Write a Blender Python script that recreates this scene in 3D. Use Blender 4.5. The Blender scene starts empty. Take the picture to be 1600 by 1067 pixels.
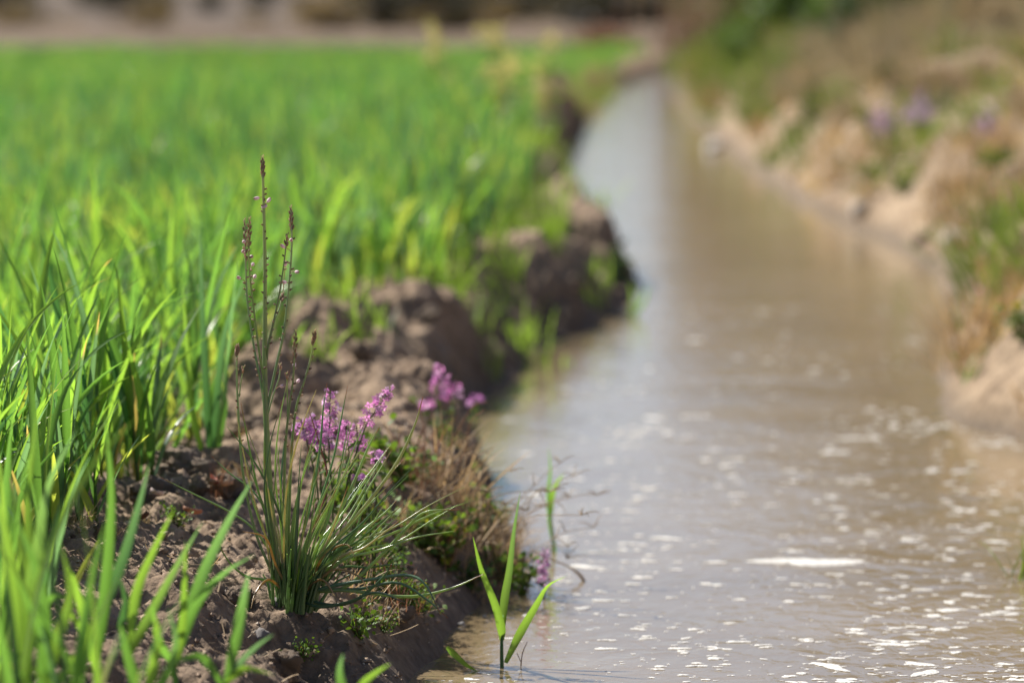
import bpy, math, random
import numpy as np
from mathutils import noise as mnoise, Vector

sc = bpy.context.scene
col = sc.collection
rng = np.random.default_rng(11)
random.seed(11)
R = math.radians

# ------------------------------------------------------------ camera
CAMZ, FPX, PITCH = 0.80, 7000.0, math.atan((533.5 + 90) / 7000.0)
cam_d = bpy.data.cameras.new('camera')
cam = bpy.data.objects.new('camera', cam_d); col.objects.link(cam)
cam.location = (0, 0, CAMZ); cam.rotation_euler = (math.pi / 2 - PITCH, 0, 0)
cam_d.sensor_width = 36; cam_d.lens = 36 * FPX / 1600
cam_d.clip_start = 0.1; cam_d.clip_end = 2000
cam_d.dof.use_dof = True; cam_d.dof.focus_distance = 4.78
cam_d.dof.aperture_fstop = 4.9
sc.camera = cam

# ------------------------------------------------------------ light
SUN_EL, SUN_AZ = R(46), R(-52)      # azimuth measured from +Y (view direction) towards +X
w = bpy.data.worlds.new('World'); sc.world = w; w.use_nodes = True
nt = w.node_tree
sky = nt.nodes.new('ShaderNodeTexSky'); sky.sky_type = 'NISHITA'; sky.sun_disc = False
sky.sun_elevation = SUN_EL; sky.sun_rotation = SUN_AZ
sky.air_density = 0.6; sky.dust_density = 1.3; sky.ozone_density = 1.0
nt.links.new(sky.outputs[0], nt.nodes['Background'].inputs[0])
nt.nodes['Background'].inputs[1].default_value = 0.085
sl = bpy.data.lights.new('sun', 'SUN'); sl.energy = 5.0; sl.angle = R(0.53); sl.color = (1.0, 0.95, 0.87)
so = bpy.data.objects.new('sun', sl); col.objects.link(so)
sd = Vector((math.sin(SUN_AZ) * math.cos(SUN_EL), math.cos(SUN_AZ) * math.cos(SUN_EL), math.sin(SUN_EL)))
so.rotation_euler = sd.to_track_quat('Z', 'Y').to_euler(); so.location = (-5, 5, 8)
sc.view_settings.view_transform = 'Standard'; sc.view_settings.look = 'None'
sc.view_settings.gamma = 1; sc.view_settings.exposure = 0.76
sc.cycles.use_denoising = True
sc.cycles.max_bounces = 8; sc.cycles.transmission_bounces = 4; sc.cycles.diffuse_bounces = 4

# ------------------------------------------------------------ pixel -> point in the place
Fv = np.array([0, math.cos(PITCH), -math.sin(PITCH)]); Uv = np.array([0, math.sin(PITCH), math.cos(PITCH)])
def ray(px, py):
    return Fv + (px - 800) / FPX * np.array([1., 0, 0]) + (533.5 - py) / FPX * Uv
def at(px, py, Y):
    d = ray(px, py); return np.array([0, 0, CAMZ]) + d * (Y / d[1])
def onz(px, py, z=0.0):
    d = ray(px, py); return np.array([0, 0, CAMZ]) + d * ((z - CAMZ) / d[2])

# ------------------------------------------------------------ noise (numpy perlin)
_p = np.random.default_rng(5).permutation(256); _p = np.concatenate([_p, _p])
_ga = np.random.default_rng(6).uniform(0, 2 * np.pi, 256)
def perlin(x, y, seed=0):
    x = np.asarray(x, float) + seed * 17.3; y = np.asarray(y, float) + seed * 9.1
    xi = np.floor(x).astype(int); yi = np.floor(y).astype(int); xf = x - xi; yf = y - yi
    u = xf ** 3 * (xf * (xf * 6 - 15) + 10); v = yf ** 3 * (yf * (yf * 6 - 15) + 10)
    def g(i, j):
        a = _ga[_p[_p[(xi + i) & 255] + ((yi + j) & 255)]]
        return np.cos(a) * (xf - i) + np.sin(a) * (yf - j)
    return 1.5 * ((g(0, 0) * (1 - u) + g(1, 0) * u) * (1 - v) + (g(0, 1) * (1 - u) + g(1, 1) * u) * v)
def fbm(x, y, o=4, seed=0, gain=.5):
    t = 0; a = 1
    for k in range(o):
        t = t + a * perlin(x * 2 ** k, y * 2 ** k, seed + k); a *= gain
    return t
def sst(a, b, x):
    t = np.clip((x - a) / (b - a), 0, 1); return t * t * (3 - 2 * t)

# ------------------------------------------------------------ terrain functions
LW = [(655,1067),(690,1000),(745,945),(800,915),(815,880),(790,830),(755,760),(738,640),(800,592),(832,560),(900,520),(965,492),(1000,445),(985,410),(940,370),
      (905,330),(890,260),(915,205),(925,175),(960,142),(1010,122),(1052,107)]
RW = [(1600,690),(1530,676),(1465,628),(1480,545),(1500,470),(1412,388),(1330,356),(1240,315),(1160,255),(1105,205),(1062,165),(1052,120),(1075,107)]
lp = np.array([onz(a, b) for a, b in LW]); rp = np.array([onz(a, b) for a, b in RW])
lY = np.concatenate([[-5, 3.0, 4.3], lp[:, 1], [32, 36, 40, 400]]); lX = np.concatenate([[-.2, -.2, -.15], lp[:, 0], [1.75, 2.7, 3.2, 3.4]])
rY = np.concatenate([[-5, 3, 5.5, 6.4], rp[:, 1], [32, 36, 40, 400]]); rX = np.concatenate([[.85, .8, .78, .82], rp[:, 0], [2.0, 3.2, 3.7, 3.9]])
def XL(Y):
    Y = np.asarray(Y, float); s = 0
    for d in (-.12, -.06, 0, .06, .12): s = s + np.interp(Y + d * np.maximum(Y, 3) / 8, lY, lX)
    return s / 5 + .014 * perlin(Y * 3.1, 0 * Y + 3.3) + .010 * perlin(Y * 9.1, 0 * Y + 1.3)
def XR(Y):
    Y = np.asarray(Y, float); s = .05 * perlin(Y * .75, 0 * Y + 9.7) * sst(8, 10, Y)
    for d in (-.12, -.06, 0, .06, .12): s = s + np.interp(Y + d * np.maximum(Y, 3) / 8, rY, rX)
    return s / 5 + .025 * perlin(Y * 2.3, 0 * Y + 7.3) + .01 * perlin(Y * 7.1, 0 * Y + 5.3)
wbY = np.array([-5, 4.0, 4.6, 4.95, 5.3, 6.1, 7.2, 8.0, 8.4, 9.7, 11.6, 14.4, 17.6, 21.6, 25, 30, 35, 60])
wbX = np.array([-.57, -.55, -.525, -.465, -.425, -.385, -.35, -.30, -.13, -.01, .03, .04, .06, .30, .54, 1.0, 1.9, 3.0])
def WB(Y): return np.interp(Y, wbY, wbX)      # edge of the crop
LUMPS = [(-.42, 5.50, .045, .040), (-.38, 5.62, .04, .03), (-.24, 8.0, .12, .045), (-.12, 7.75, .09, .03), (-.30, 7.3, .07, .03), (-.33, 6.6, .08, .03),
         (-.26, 5.9, .07, .02), (-.22, 5.35, .05, .02), (-.12, 6.7, .07, .02), (.09, 9.3, .11, .02), (.19, 10.6, .11, .03), (.08, 12.0, .12, .025), (.10, 13.6, .15, .02), (-.04, 8.75, .09, -.055), (.0, 9.0, .05, -.04), (.16, 11.6, .10, -.045), (.02, 12.8, .10, -.03), (-.30, 6.15, .07, -.025),
         (.16, 18.3, .16, .10), (.22, 19.3, .12, .07), (-.235, 4.70, .10, -.036), (-.20, 4.55, .10, -.03)]
def HT(x, y):
    x = np.asarray(x, float); y = np.asarray(y, float)
    xl = XL(y); xr = XR(y)
    s = xl - x; r = x - xr
    near = 1 / (1 + np.exp((y - 22) / 3))
    # left bank
    sw = s + .02 * fbm(x * 14, y * 9, 3, 2)
    prof = .115 * sst(-.005, .10, sw) + .030 * sst(.05, .16, s) - .055 * sst(.3, .6, s)
    fr_ = 1 - sst(5.1, 6.0, y); prof = prof + (.150 * (1 - np.exp(-np.maximum(s, 0) / .105)) - .055 * sst(.35, .7, s) - prof) * fr_
    prof = prof * (1 - .50 * np.exp(-((y - 8.75) / .22) ** 2) - .45 * np.exp(-((y - 11.5) / .35) ** 2) - .4 * np.exp(-((y - 14.6) / .6) ** 2) - .3 * np.exp(-((y - 10.05) / .18) ** 2))
    prof = prof * (.55 + .45 * sst(4.1, 4.75, y))
    win = sst(0, .08, s) * (1 - .75 * sst(.45, .75, s))
    rg = 1 + .7 * sst(5.6, 6.6, y) + .3 * sst(10, 14, y) * (1 - sst(17, 20, y))
    prof = prof * (1 - .45 * sst(19, 22, y))
    lump = rg * .032 * fbm(x * 5.5, y * 4.0, 2, 4) + rg * .020 * (.35 - np.abs(fbm(x * 13, y * 11, 3, 8))) + .0075 * (.5 - 2 * np.abs(perlin(x * 42, y * 38, 11))) \
        + .0045 * fbm(x * 95, y * 90, 2, 15)
    lf = prof + win * lump * near
    for (lx, ly, lr, lh) in LUMPS:
        d2 = ((x - lx) ** 2 + ((y - ly) * .8) ** 2) / lr ** 2
        lf = lf + lh * np.exp(-d2 ** 1.5) * sst(-.01, .05, s)
    # right bank: a steep sandy spoil heap with gullies
    gl = fbm(y * 1.35 + x * .7, x * .8, 3, 21)
    slope = .85 + .55 * gl
    rr = np.maximum(r + .02 * fbm(x * 9, y * 6, 2, 31), 0)
    top = .46 + .10 * perlin(x * .9, y * .5, 33) - .18 * sst(15, 24, y)
    rb = top * (1 - np.exp(-rr * slope / top * 1.25)) + .012 * sst(0, .05, r) 
    rb = rb + sst(0, .15, r) * near * (.05 * fbm(x * 3.2, y * 2.2, 3, 24) + .012 * fbm(x * 16, y * 14, 3, 26) + .004 * fbm(x * 50, y * 50, 2, 29))
    bed = -.06 - .1 * np.clip(np.minimum(-s, -r), 0, .3)
    h = np.where(s > 0, lf, np.where(r > 0, rb, bed))
    h = np.where((s <= 0) & (s > -.03), -.06 * sst(0, .03, -s), h)
    h = np.where((r <= 0) & (r > -.03), -.06 * sst(0, .03, -r), h)
    # earth embankment closing the field
    eb = .17 * sst(29.6, 31.0, y + .5 * fbm(x * .5, y * .2, 2, 41)) * (1 - .75 * sst(31.5, 34, y)) + sst(29.4, 30.6, y) * (.08 * fbm(x * 1.1, y * 1.4, 3, 44) + .04 * fbm(x * 4, y * 4, 2, 47))
    h = np.where(y > 28.8, np.maximum(h, eb * (1 - sst(90, 160, y))), h)
    return h
def hz(x, y): return float(HT(np.array([x]), np.array([y]))[0])
def ground_pt(px, py, z0=.1):
    z = z0
    for _ in range(6):
        p = onz(px, py, z); z = .5 * z + .5 * max(hz(p[0], p[1]), 0)
    p = onz(px, py, z); return np.array([p[0], p[1], max(hz(p[0], p[1]), 0)])

# ------------------------------------------------------------ mesh helpers
def raw_mesh(name, V, Q, C=None, T=None, smooth=True):
    me = bpy.data.meshes.new(name)
    V = np.asarray(V, np.float32).reshape(-1, 3)
    Q = np.asarray(Q, np.int32).reshape(-1, 4) if Q is not None and len(Q) else np.zeros((0, 4), np.int32)
    T = np.asarray(T, np.int32).reshape(-1, 3) if T is not None and len(T) else np.zeros((0, 3), np.int32)
    me.vertices.add(len(V)); me.vertices.foreach_set('co', V.ravel())
    L = np.concatenate([Q.ravel(), T.ravel()]); me.loops.add(len(L)); me.loops.foreach_set('vertex_index', L)
    n = len(Q) + len(T); me.polygons.add(n)
    st = np.concatenate([np.arange(len(Q)) * 4, len(Q) * 4 + np.arange(len(T)) * 3]).astype(np.int32)
    tt = np.concatenate([np.full(len(Q), 4), np.full(len(T), 3)]).astype(np.int32)
    me.polygons.foreach_set('loop_start', st); me.polygons.foreach_set('loop_total', tt)
    me.polygons.foreach_set('use_smooth', np.full(n, smooth))
    if C is not None:
        a = me.color_attributes.new('Col', 'FLOAT_COLOR', 'POINT')
        C = np.asarray(C, np.float32).reshape(-1, 3)
        a.data.foreach_set('color', np.concatenate([C, np.ones((len(C), 1), np.float32)], 1).ravel())
    me.update(calc_edges=True); me.validate()
    return me
class MB:
    def __init__(s): s.V = []; s.Q = []; s.T = []; s.C = []; s.n = 0
    def add(s, V, Q=None, C=(.5, .5, .5), T=None):
        V = np.asarray(V, float).reshape(-1, 3); k = len(V)
        C = np.asarray(C, float)
        if C.ndim == 1: C = np.tile(C, (k, 1))
        s.V.append(V); s.C.append(C.reshape(-1, 3))
        if Q is not None and len(Q): s.Q.append(np.asarray(Q).reshape(-1, 4) + s.n)
        if T is not None and len(T): s.T.append(np.asarray(T).reshape(-1, 3) + s.n)
        s.n += k; return s
    def mesh(s, name, origin=(0, 0, 0), smooth=True):
        V = np.concatenate(s.V) - np.asarray(origin)
        return raw_mesh(name, V, np.concatenate(s.Q) if s.Q else None, np.concatenate(s.C), np.concatenate(s.T) if s.T else None, smooth)
    def build(s, name, mat, parent=None, loc=(0, 0, 0), smooth=True):
        me = s.mesh(name, loc if parent is None else (0, 0, 0), smooth); me.materials.append(mat)
        o = bpy.data.objects.new(name, me); col.objects.link(o)
        if parent is None: o.location = loc
        else: o.parent = parent
        return o
def tag(o, label=None, cat=None, group=None, kind=None):
    if label: o['label'] = label
    if cat: o['category'] = cat
    if group: o['group'] = group
    if kind: o['kind'] = kind
    return o
def empty(name, loc, label, cat, group=None):
    o = bpy.data.objects.new(name, None); o.empty_display_size = .02; col.objects.link(o); o.location = loc
    return tag(o, label, cat, group)
def copy_tree(o, parent=None):
    c = o.copy(); col.objects.link(c)
    if parent is not None: c.parent = parent
    for ch in list(o.children): copy_tree(ch, c)
    return c

def ribbons(mb, P, W, side, C, fold=0.0):
    """P (N,S,3) centre lines, W (N,S) half widths, side (N,S,3)"""
    N, S, _ = P.shape
    C = np.asarray(C, float)
    if C.ndim == 1: C = np.tile(C, (N, 1))
    if C.ndim == 2: C = np.repeat(C[:, None, :], S, 1)
    A = P - side * W[..., None]; B = P + side * W[..., None]
    if fold:
        T = np.gradient(P, axis=1); Nn = np.cross(T, side); Nn /= np.linalg.norm(Nn, axis=2, keepdims=True) + 1e-9
        M = P - Nn * (W * fold)[..., None]; V = np.stack([A, M, B], 2); k = 3; C3 = np.stack([C, C * 1.25, C], 2)
    else: V = np.stack([A, B], 2); k = 2; C3 = np.repeat(C[:, :, None, :], 2, 2)
    idx = np.arange(N * S * k).reshape(N, S, k); Q = []
    for j in range(k - 1):
        Q.append(np.stack([idx[:, :-1, j], idx[:, :-1, j + 1], idx[:, 1:, j + 1], idx[:, 1:, j]], -1).reshape(-1, 4))
    mb.add(V.reshape(-1, 3), np.concatenate(Q), C3.reshape(-1, 3))
def grow(base, az, th0, bend, L, S, pw=1.6, twist0=0, twist=0):
    """vectorised blade centre lines; returns P, side"""
    N = len(base); t = np.linspace(0, 1, S)[None, :]
    th = th0[:, None] + bend[:, None] * t ** pw
    d = np.stack([np.sin(th) * np.cos(az)[:, None], np.sin(th) * np.sin(az)[:, None], np.cos(th)], -1)
    P = np.concatenate([np.zeros((N, 1, 3)), np.cumsum(.5 * (d[:, 1:] + d[:, :-1]) * (L / (S - 1))[:, None, None], 1)], 1) + base[:, None, :]
    s0 = np.stack([-np.sin(az), np.cos(az), np.zeros(N)], -1)[:, None, :] * np.ones((1, S, 1))
    up = np.cross(d, s0)
    ph = (np.asarray(twist0) * np.ones(N))[:, None] + (np.asarray(twist) * np.ones(N))[:, None] * t
    return P, s0 * np.cos(ph)[..., None] + up * np.sin(ph)[..., None]
def wheat_w(S, tipp=2.2):
    t = np.linspace(0, 1, S); return np.minimum(1, .45 + 2.2 * t) * (1 - t ** tipp) ** .9 + .02
def smooth_path(pts, n=14):
    pts = np.asarray(pts, float); m = len(pts)
    if m == 2: return pts[0] + (pts[1] - pts[0]) * np.linspace(0, 1, n)[:, None]
    P = np.vstack([2 * pts[0] - pts[1], pts, 2 * pts[-1] - pts[-2]]); out = []
    for u in np.linspace(0, m - 1, n):
        i = min(int(u), m - 2); f = u - i; a, b, c, d = P[i:i + 4]
        out.append(.5 * (2 * b + (c - a) * f + (2 * a - 5 * b + 4 * c - d) * f ** 2 + (3 * b - a - 3 * c + d) * f ** 3))
    return np.array(out)
def tube(mb, pts, rad, C=(.1, .2, .05), sides=6, flat=1.0):
    pts = np.asarray(pts, float); S = len(pts); rad = np.asarray(rad, float) * np.ones(S)
    T = np.gradient(pts, axis=0); T /= np.linalg.norm(T, axis=1, keepdims=True) + 1e-12
    ref = np.array([0., 1, 0]) if abs(T[0][1]) < .9 else np.array([1., 0, 0])
    a = np.cross(T, ref); a /= np.linalg.norm(a, axis=1, keepdims=True) + 1e-9; b = np.cross(T, a)
    an = np.linspace(0, 2 * np.pi, sides, endpoint=False)
    V = pts[:, None, :] + rad[:, None, None] * (np.cos(an)[None, :, None] * a[:, None, :] + flat * np.sin(an)[None, :, None] * b[:, None, :])
    i = np.arange(S * sides).reshape(S, sides)
    Q = np.stack([i[:-1], np.roll(i, -1, 1)[:-1], np.roll(i, -1, 1)[1:], i[1:]], -1).reshape(-1, 4)
    C = np.asarray(C, float)
    if C.ndim == 2: C = np.repeat(C, sides, 0)
    mb.add(V.reshape(-1, 3), Q, C)
def blob(mb, c, rx, ry, rz, C, axis=None, n=6, m=5):
    """small ovoid, long axis rz along 'axis'"""
    th = np.linspace(0, np.pi, m); ph = np.linspace(0, 2 * np.pi, n, endpoint=False)
    V = np.stack([rx * np.sin(th)[:, None] * np.cos(ph), ry * np.sin(th)[:, None] * np.sin(ph), rz * np.cos(th)[:, None] * np.ones(n)], -1)
    if axis is not None:
        z = np.asarray(axis, float); z = z / np.linalg.norm(z); x = np.cross(z, [0.3, 1, .2]); x /= np.linalg.norm(x); y = np.cross(z, x)
        V = V[..., 0:1] * x + V[..., 1:2] * y + V[..., 2:3] * z
    i = np.arange(m * n).reshape(m, n)
    Q = np.stack([i[:-1], np.roll(i, -1, 1)[:-1], np.roll(i, -1, 1)[1:], i[1:]], -1).reshape(-1, 4)
    mb.add(V.reshape(-1, 3) + np.asarray(c), Q, C)
def leafy(mb, P, size, C, seed=0, asp=.55, up=.3):
    """small pointed leaves (two quads folded) at points P"""
    r = np.random.default_rng(seed); N = len(P)
    d = r.normal(size=(N, 3)); d[:, 2] += up * 2; d /= np.linalg.norm(d, axis=1, keepdims=True)
    s = np.cross(d, r.normal(size=(N, 3))); s /= np.linalg.norm(s, axis=1, keepdims=True)
    size = np.asarray(size) * np.ones(N)
    t = np.linspace(0, 1, 4)
    PP = P[:, None, :] + d[:, None, :] * (size[:, None] * t)[..., None]
    PP = PP + np.array([0, 0, -1.]) * (size[:, None] * .25 * t ** 2)[..., None]
    W = size[:, None] * asp * .5 * np.array([.15, 1, .85, .05])[None, :]
    ribbons(mb, PP, W, np.repeat(s[:, None, :], 4, 1), C)

# ------------------------------------------------------------ materials
def new_mat(name):
    m = bpy.data.materials.new(name); m.use_nodes = True; n = m.node_tree
    return m, n, n.nodes['Principled BSDF'], n.nodes['Material Output']
def leaf_mat(name, trans=.45, rough=.42, tcol=(1.25, 1.15, .5), spec=.5, veins=True):
    m, n, b, out = new_mat(name); N = n.nodes; K = n.links
    a = N.new('ShaderNodeAttribute'); a.attribute_name = 'Col'
    oi = N.new('ShaderNodeTexNoise'); oi.inputs['Scale'].default_value = 60; oi.inputs['Detail'].default_value = 3
    mr = N.new('ShaderNodeMapRange'); mr.inputs[3].default_value = .72; mr.inputs[4].default_value = 1.28
    K.new(oi.outputs[0], mr.inputs[0])
    mu = N.new('ShaderNodeVectorMath'); mu.operation = 'SCALE'; K.new(a.outputs['Color'], mu.inputs[0]); K.new(mr.outputs[0], mu.inputs['Scale'])
    K.new(mu.outputs[0], b.inputs['Base Color']); b.inputs['Roughness'].default_value = rough; b.inputs['Specular IOR Level'].default_value = spec
    t = N.new('ShaderNodeBsdfTranslucent'); m2 = N.new('ShaderNodeVectorMath'); m2.operation = 'MULTIPLY'; m2.inputs[1].default_value = tcol
    K.new(mu.outputs[0], m2.inputs[0]); K.new(m2.outputs[0], t.inputs[0])
    mx = N.new('ShaderNodeMixShader'); mx.inputs[0].default_value = trans
    K.new(b.outputs[0], mx.inputs[1]); K.new(t.outputs[0], mx.inputs[2]); K.new(mx.outputs[0], out.inputs[0])
    return m
M_WHEAT = leaf_mat('wheat_leaf', .60, .32, (1.8, 1.82, .88), .7)
M_LEAF = leaf_mat('weed_leaf', .4, .55, (1.6, 1.45, .5), .3)
M_SQUILL = leaf_mat('rush_leaf', .4, .24, (1.7, 1.6, .8), .9)
M_DRY = leaf_mat('dry_stalk', .35, .6, (1.1, 1.0, .8), .3)
M_PETAL = leaf_mat('petal', .4, .5, (1.2, 1.0, 1.2), .3)

def soil_mat():
    m, n, b, out = new_mat('soil'); N = n.nodes; K = n.links
    g = N.new('ShaderNodeNewGeometry'); sp = N.new('ShaderNodeSeparateXYZ'); K.new(g.outputs['Position'], sp.inputs[0])
    def noise(sc_, det=6, rough=.6):
        t = N.new('ShaderNodeTexNoise'); t.inputs['Scale'].default_value = sc_; t.inputs['Detail'].default_value = det; t.inputs['Roughness'].default_value = rough
        K.new(g.outputs['Position'], t.inputs['Vector']); return t
    n1 = noise(6); n2 = noise(55); n3 = noise(240, 4)
    cr = N.new('ShaderNodeValToRGB'); e = cr.color_ramp.elements
    e[0].position = .3; e[0].color = (.205, .145, .098, 1); e[1].position = .7; e[1].color = (.42, .32, .23, 1)
    K.new(n1.outputs[0], cr.inputs[0])
    cr2 = N.new('ShaderNodeValToRGB'); e = cr2.color_ramp.elements
    e[0].position = .32; e[0].color = (.50, .47, .45, 1); e[1].position = .68; e[1].color = (1.12, 1.1, 1.08, 1)
    K.new(n2.outputs[0], cr2.inputs[0])
    mx = N.new('ShaderNodeMix'); mx.data_type = 'RGBA'; mx.blend_type = 'MULTIPLY'; mx.inputs[0].default_value = 1
    K.new(cr.outputs[0], mx.inputs[6]); K.new(cr2.outputs[0], mx.inputs[7])
    # damp soil over the water line; higher up the left bank it paints in shade
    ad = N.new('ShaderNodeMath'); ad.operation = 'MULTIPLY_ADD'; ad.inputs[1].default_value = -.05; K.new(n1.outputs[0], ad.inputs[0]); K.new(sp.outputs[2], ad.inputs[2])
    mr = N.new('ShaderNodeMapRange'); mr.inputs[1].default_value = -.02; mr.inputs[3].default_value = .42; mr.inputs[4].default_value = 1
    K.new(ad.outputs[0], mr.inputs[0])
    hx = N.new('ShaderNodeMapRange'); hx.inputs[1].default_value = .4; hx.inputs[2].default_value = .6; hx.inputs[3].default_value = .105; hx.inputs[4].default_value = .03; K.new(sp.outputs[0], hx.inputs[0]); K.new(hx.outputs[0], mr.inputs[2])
    # the right spoil heap is sandier
    mrx = N.new('ShaderNodeMapRange'); mrx.inputs[1].default_value = .45; mrx.inputs[2].default_value = .7; K.new(sp.outputs[0], mrx.inputs[0])
    mry = N.new('ShaderNodeMapRange'); mry.inputs[1].default_value = 28; mry.inputs[2].default_value = 22; K.new(sp.outputs[1], mry.inputs[0])
    mm = N.new('ShaderNodeMath'); mm.operation = 'MULTIPLY'; K.new(mrx.outputs[0], mm.inputs[0]); K.new(mry.outputs[0], mm.inputs[1])
    sa = N.new('ShaderNodeMix'); sa.data_type = 'RGBA'; sa.blend_type = 'MULTIPLY'; sa.inputs[7].default_value = (1.10, 1.12, 1.07, 1)
    K.new(mm.outputs[0], sa.inputs[0]); K.new(mx.outputs[2], sa.inputs[6])
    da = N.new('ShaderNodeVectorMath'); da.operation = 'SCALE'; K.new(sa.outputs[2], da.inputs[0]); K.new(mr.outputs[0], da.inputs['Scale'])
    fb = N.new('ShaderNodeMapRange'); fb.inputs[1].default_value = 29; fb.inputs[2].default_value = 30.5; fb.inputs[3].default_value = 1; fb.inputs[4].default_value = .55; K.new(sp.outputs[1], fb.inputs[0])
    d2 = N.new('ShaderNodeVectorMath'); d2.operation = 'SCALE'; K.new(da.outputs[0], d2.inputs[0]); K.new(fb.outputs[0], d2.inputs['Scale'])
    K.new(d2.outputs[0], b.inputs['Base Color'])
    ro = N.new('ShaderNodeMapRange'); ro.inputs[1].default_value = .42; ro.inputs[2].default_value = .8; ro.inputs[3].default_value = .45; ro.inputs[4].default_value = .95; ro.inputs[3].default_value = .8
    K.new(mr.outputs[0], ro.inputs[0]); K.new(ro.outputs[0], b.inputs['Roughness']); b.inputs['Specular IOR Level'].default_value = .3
    bm = N.new('ShaderNodeBump'); bm.inputs['Strength'].default_value = .9; bm.inputs['Distance'].default_value = .006; K.new(n2.outputs[0], bm.inputs['Height'])
    b2 = N.new('ShaderNodeBump'); b2.inputs['Strength'].default_value = .7; b2.inputs['Distance'].default_value = .0018; K.new(n3.outputs[0], b2.inputs['Height'])
    K.new(bm.outputs[0], b2.inputs['Normal']); K.new(b2.outputs[0], b.inputs['Normal'])
    return m
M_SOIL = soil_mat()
def water_mat():
    m, n, b, out = new_mat('muddy_water'); N = n.nodes; K = n.links
    g = N.new('ShaderNodeNewGeometry')
    t = N.new('ShaderNodeTexNoise'); t.inputs['Scale'].default_value = 2.2; t.inputs['Detail'].default_value = 5; K.new(g.outputs['Position'], t.inputs['Vector'])
    cr = N.new('ShaderNodeValToRGB'); e = cr.color_ramp.elements
    e[0].position = .3; e[0].color = (.195, .144, .080, 1); e[1].position = .7; e[1].color = (.260, .196, .117, 1)
    K.new(t.outputs[0], cr.inputs[0]); K.new(cr.outputs[0], b.inputs['Base Color'])
    b.inputs['Roughness'].default_value = .07; b.inputs['IOR'].default_value = 1.33
    def bump(scale, stretch, strength, dist, prev=None, det=3):
        mp = N.new('ShaderNodeMapping'); mp.inputs['Scale'].default_value = stretch; K.new(g.outputs['Position'], mp.inputs[0])
        x = N.new('ShaderNodeTexNoise'); x.inputs['Scale'].default_value = scale; x.inputs['Detail'].default_value = det; x.inputs['Distortion'].default_value = .6
        K.new(mp.outputs[0], x.inputs['Vector'])
        bu = N.new('ShaderNodeBump'); bu.inputs['Strength'].default_value = strength; bu.inputs['Distance'].default_value = dist
        K.new(x.outputs[0], bu.inputs['Height'])
        if prev: K.new(prev.outputs[0], bu.inputs['Normal'])
        return bu
    b1 = bump(4, (1, .8, 1), 1, .0034); b2 = bump(30, (1, .7, 1), 1, .0014, b1)
    K.new(b2.outputs[0], b.inputs['Normal'])
    return m
M_WATER = water_mat()
m_, n_, b_, o_ = new_mat('foam'); M_FOAM = m_
b_.inputs['Base Color'].default_value = (.72, .70, .65, 1); b_.inputs['Roughness'].default_value = .6
v_ = n_.nodes.new('ShaderNodeTexVoronoi'); v_.inputs['Scale'].default_value = 500
g_ = n_.nodes.new('ShaderNodeNewGeometry'); n_.links.new(g_.outputs['Position'], v_.inputs['Vector'])
u_ = n_.nodes.new('ShaderNodeBump'); u_.inputs['Strength'].default_value = .6; u_.inputs['Distance'].default_value = .001
t_ = n_.nodes.new('ShaderNodeTexNoise'); t_.inputs['Scale'].default_value = 260; t_.inputs['Detail'].default_value = 4; n_.links.new(g_.outputs['Position'], t_.inputs['Vector'])
r_ = n_.nodes.new('ShaderNodeMapRange'); r_.inputs[1].default_value = .40; r_.inputs[2].default_value = .56; r_.inputs[3].default_value = .55; n_.links.new(t_.outputs[0], r_.inputs[0]); n_.links.new(r_.outputs[0], b_.inputs['Alpha'])
n_.links.new(v_.outputs[0], u_.inputs['Height']); n_.links.new(u_.outputs[0], b_.inputs['Normal'])
def plain_attr(name, rough=.8, bump=0, bs=80):
    m, n, b, out = new_mat(name); N = n.nodes; K = n.links
    a = N.new('ShaderNodeAttribute'); a.attribute_name = 'Col'
    t = N.new('ShaderNodeTexNoise'); t.inputs['Scale'].default_value = bs; t.inputs['Detail'].default_value = 5
    mr = N.new('ShaderNodeMapRange'); mr.inputs[3].default_value = .6; mr.inputs[4].default_value = 1.4; K.new(t.outputs[0], mr.inputs[0])
    s = N.new('ShaderNodeVectorMath'); s.operation = 'SCALE'; K.new(a.outputs['Color'], s.inputs[0]); K.new(mr.outputs[0], s.inputs['Scale']); K.new(s.outputs[0], b.inputs['Base Color'])
    b.inputs['Roughness'].default_value = rough
    if bump:
        u = N.new('ShaderNodeBump'); u.inputs['Strength'].default_value = 1; u.inputs['Distance'].default_value = bump; K.new(t.outputs[0], u.inputs['Height']); K.new(u.outputs[0], b.inputs['Normal'])
    return m
M_STONE = plain_attr('stone', .75, .002, 120)
M_BARK = plain_attr('bark', .9, .01, 25)
M_CLOD = plain_attr('clod_soil', .95, .004, 110)

# ------------------------------------------------------------ ground sheet
def stepgen(a, b, f):
    o = [a]
    while o[-1] < b: o.append(o[-1] + f(o[-1]))
    return np.array(o)
rows = np.concatenate([np.linspace(-4, 3.7, 30)[:-1], stepgen(3.7, 40, lambda y: .0042 if y < 7 else .0042 + (y - 7) * .0036)])
rows = np.concatenate([rows, np.geomspace(rows[-1] + .3, 600, 40)])
sl_ = np.concatenate([stepgen(0, .62, lambda s: .0052)[::1], ]); sl_ = np.concatenate([sl_, stepgen(sl_[-1] + .02, 8, lambda s: .04 + (s - .6) * .10), [12, 25, 60, 150, 400]])
sr_ = stepgen(0, .9, lambda s: .012); sr_ = np.concatenate([sr_, stepgen(sr_[-1] + .03, 6, lambda s: .03 + (s - .9) * .12), [8, 12, 25, 60, 150, 400]])
mid = np.linspace(0, 1, 14)[1:-1]
xl, xr = XL(rows)[:, None], XR(rows)[:, None]
X = np.concatenate([xl - sl_[None, ::-1], xl + (xr - xl) * mid[None, :], xr + sr_[None, :]], 1)
Y = np.repeat(rows[:, None], X.shape[1], 1)
Z = HT(X.ravel(), Y.ravel()).reshape(X.shape)
i = np.arange(X.size).reshape(X.shape)
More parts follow.
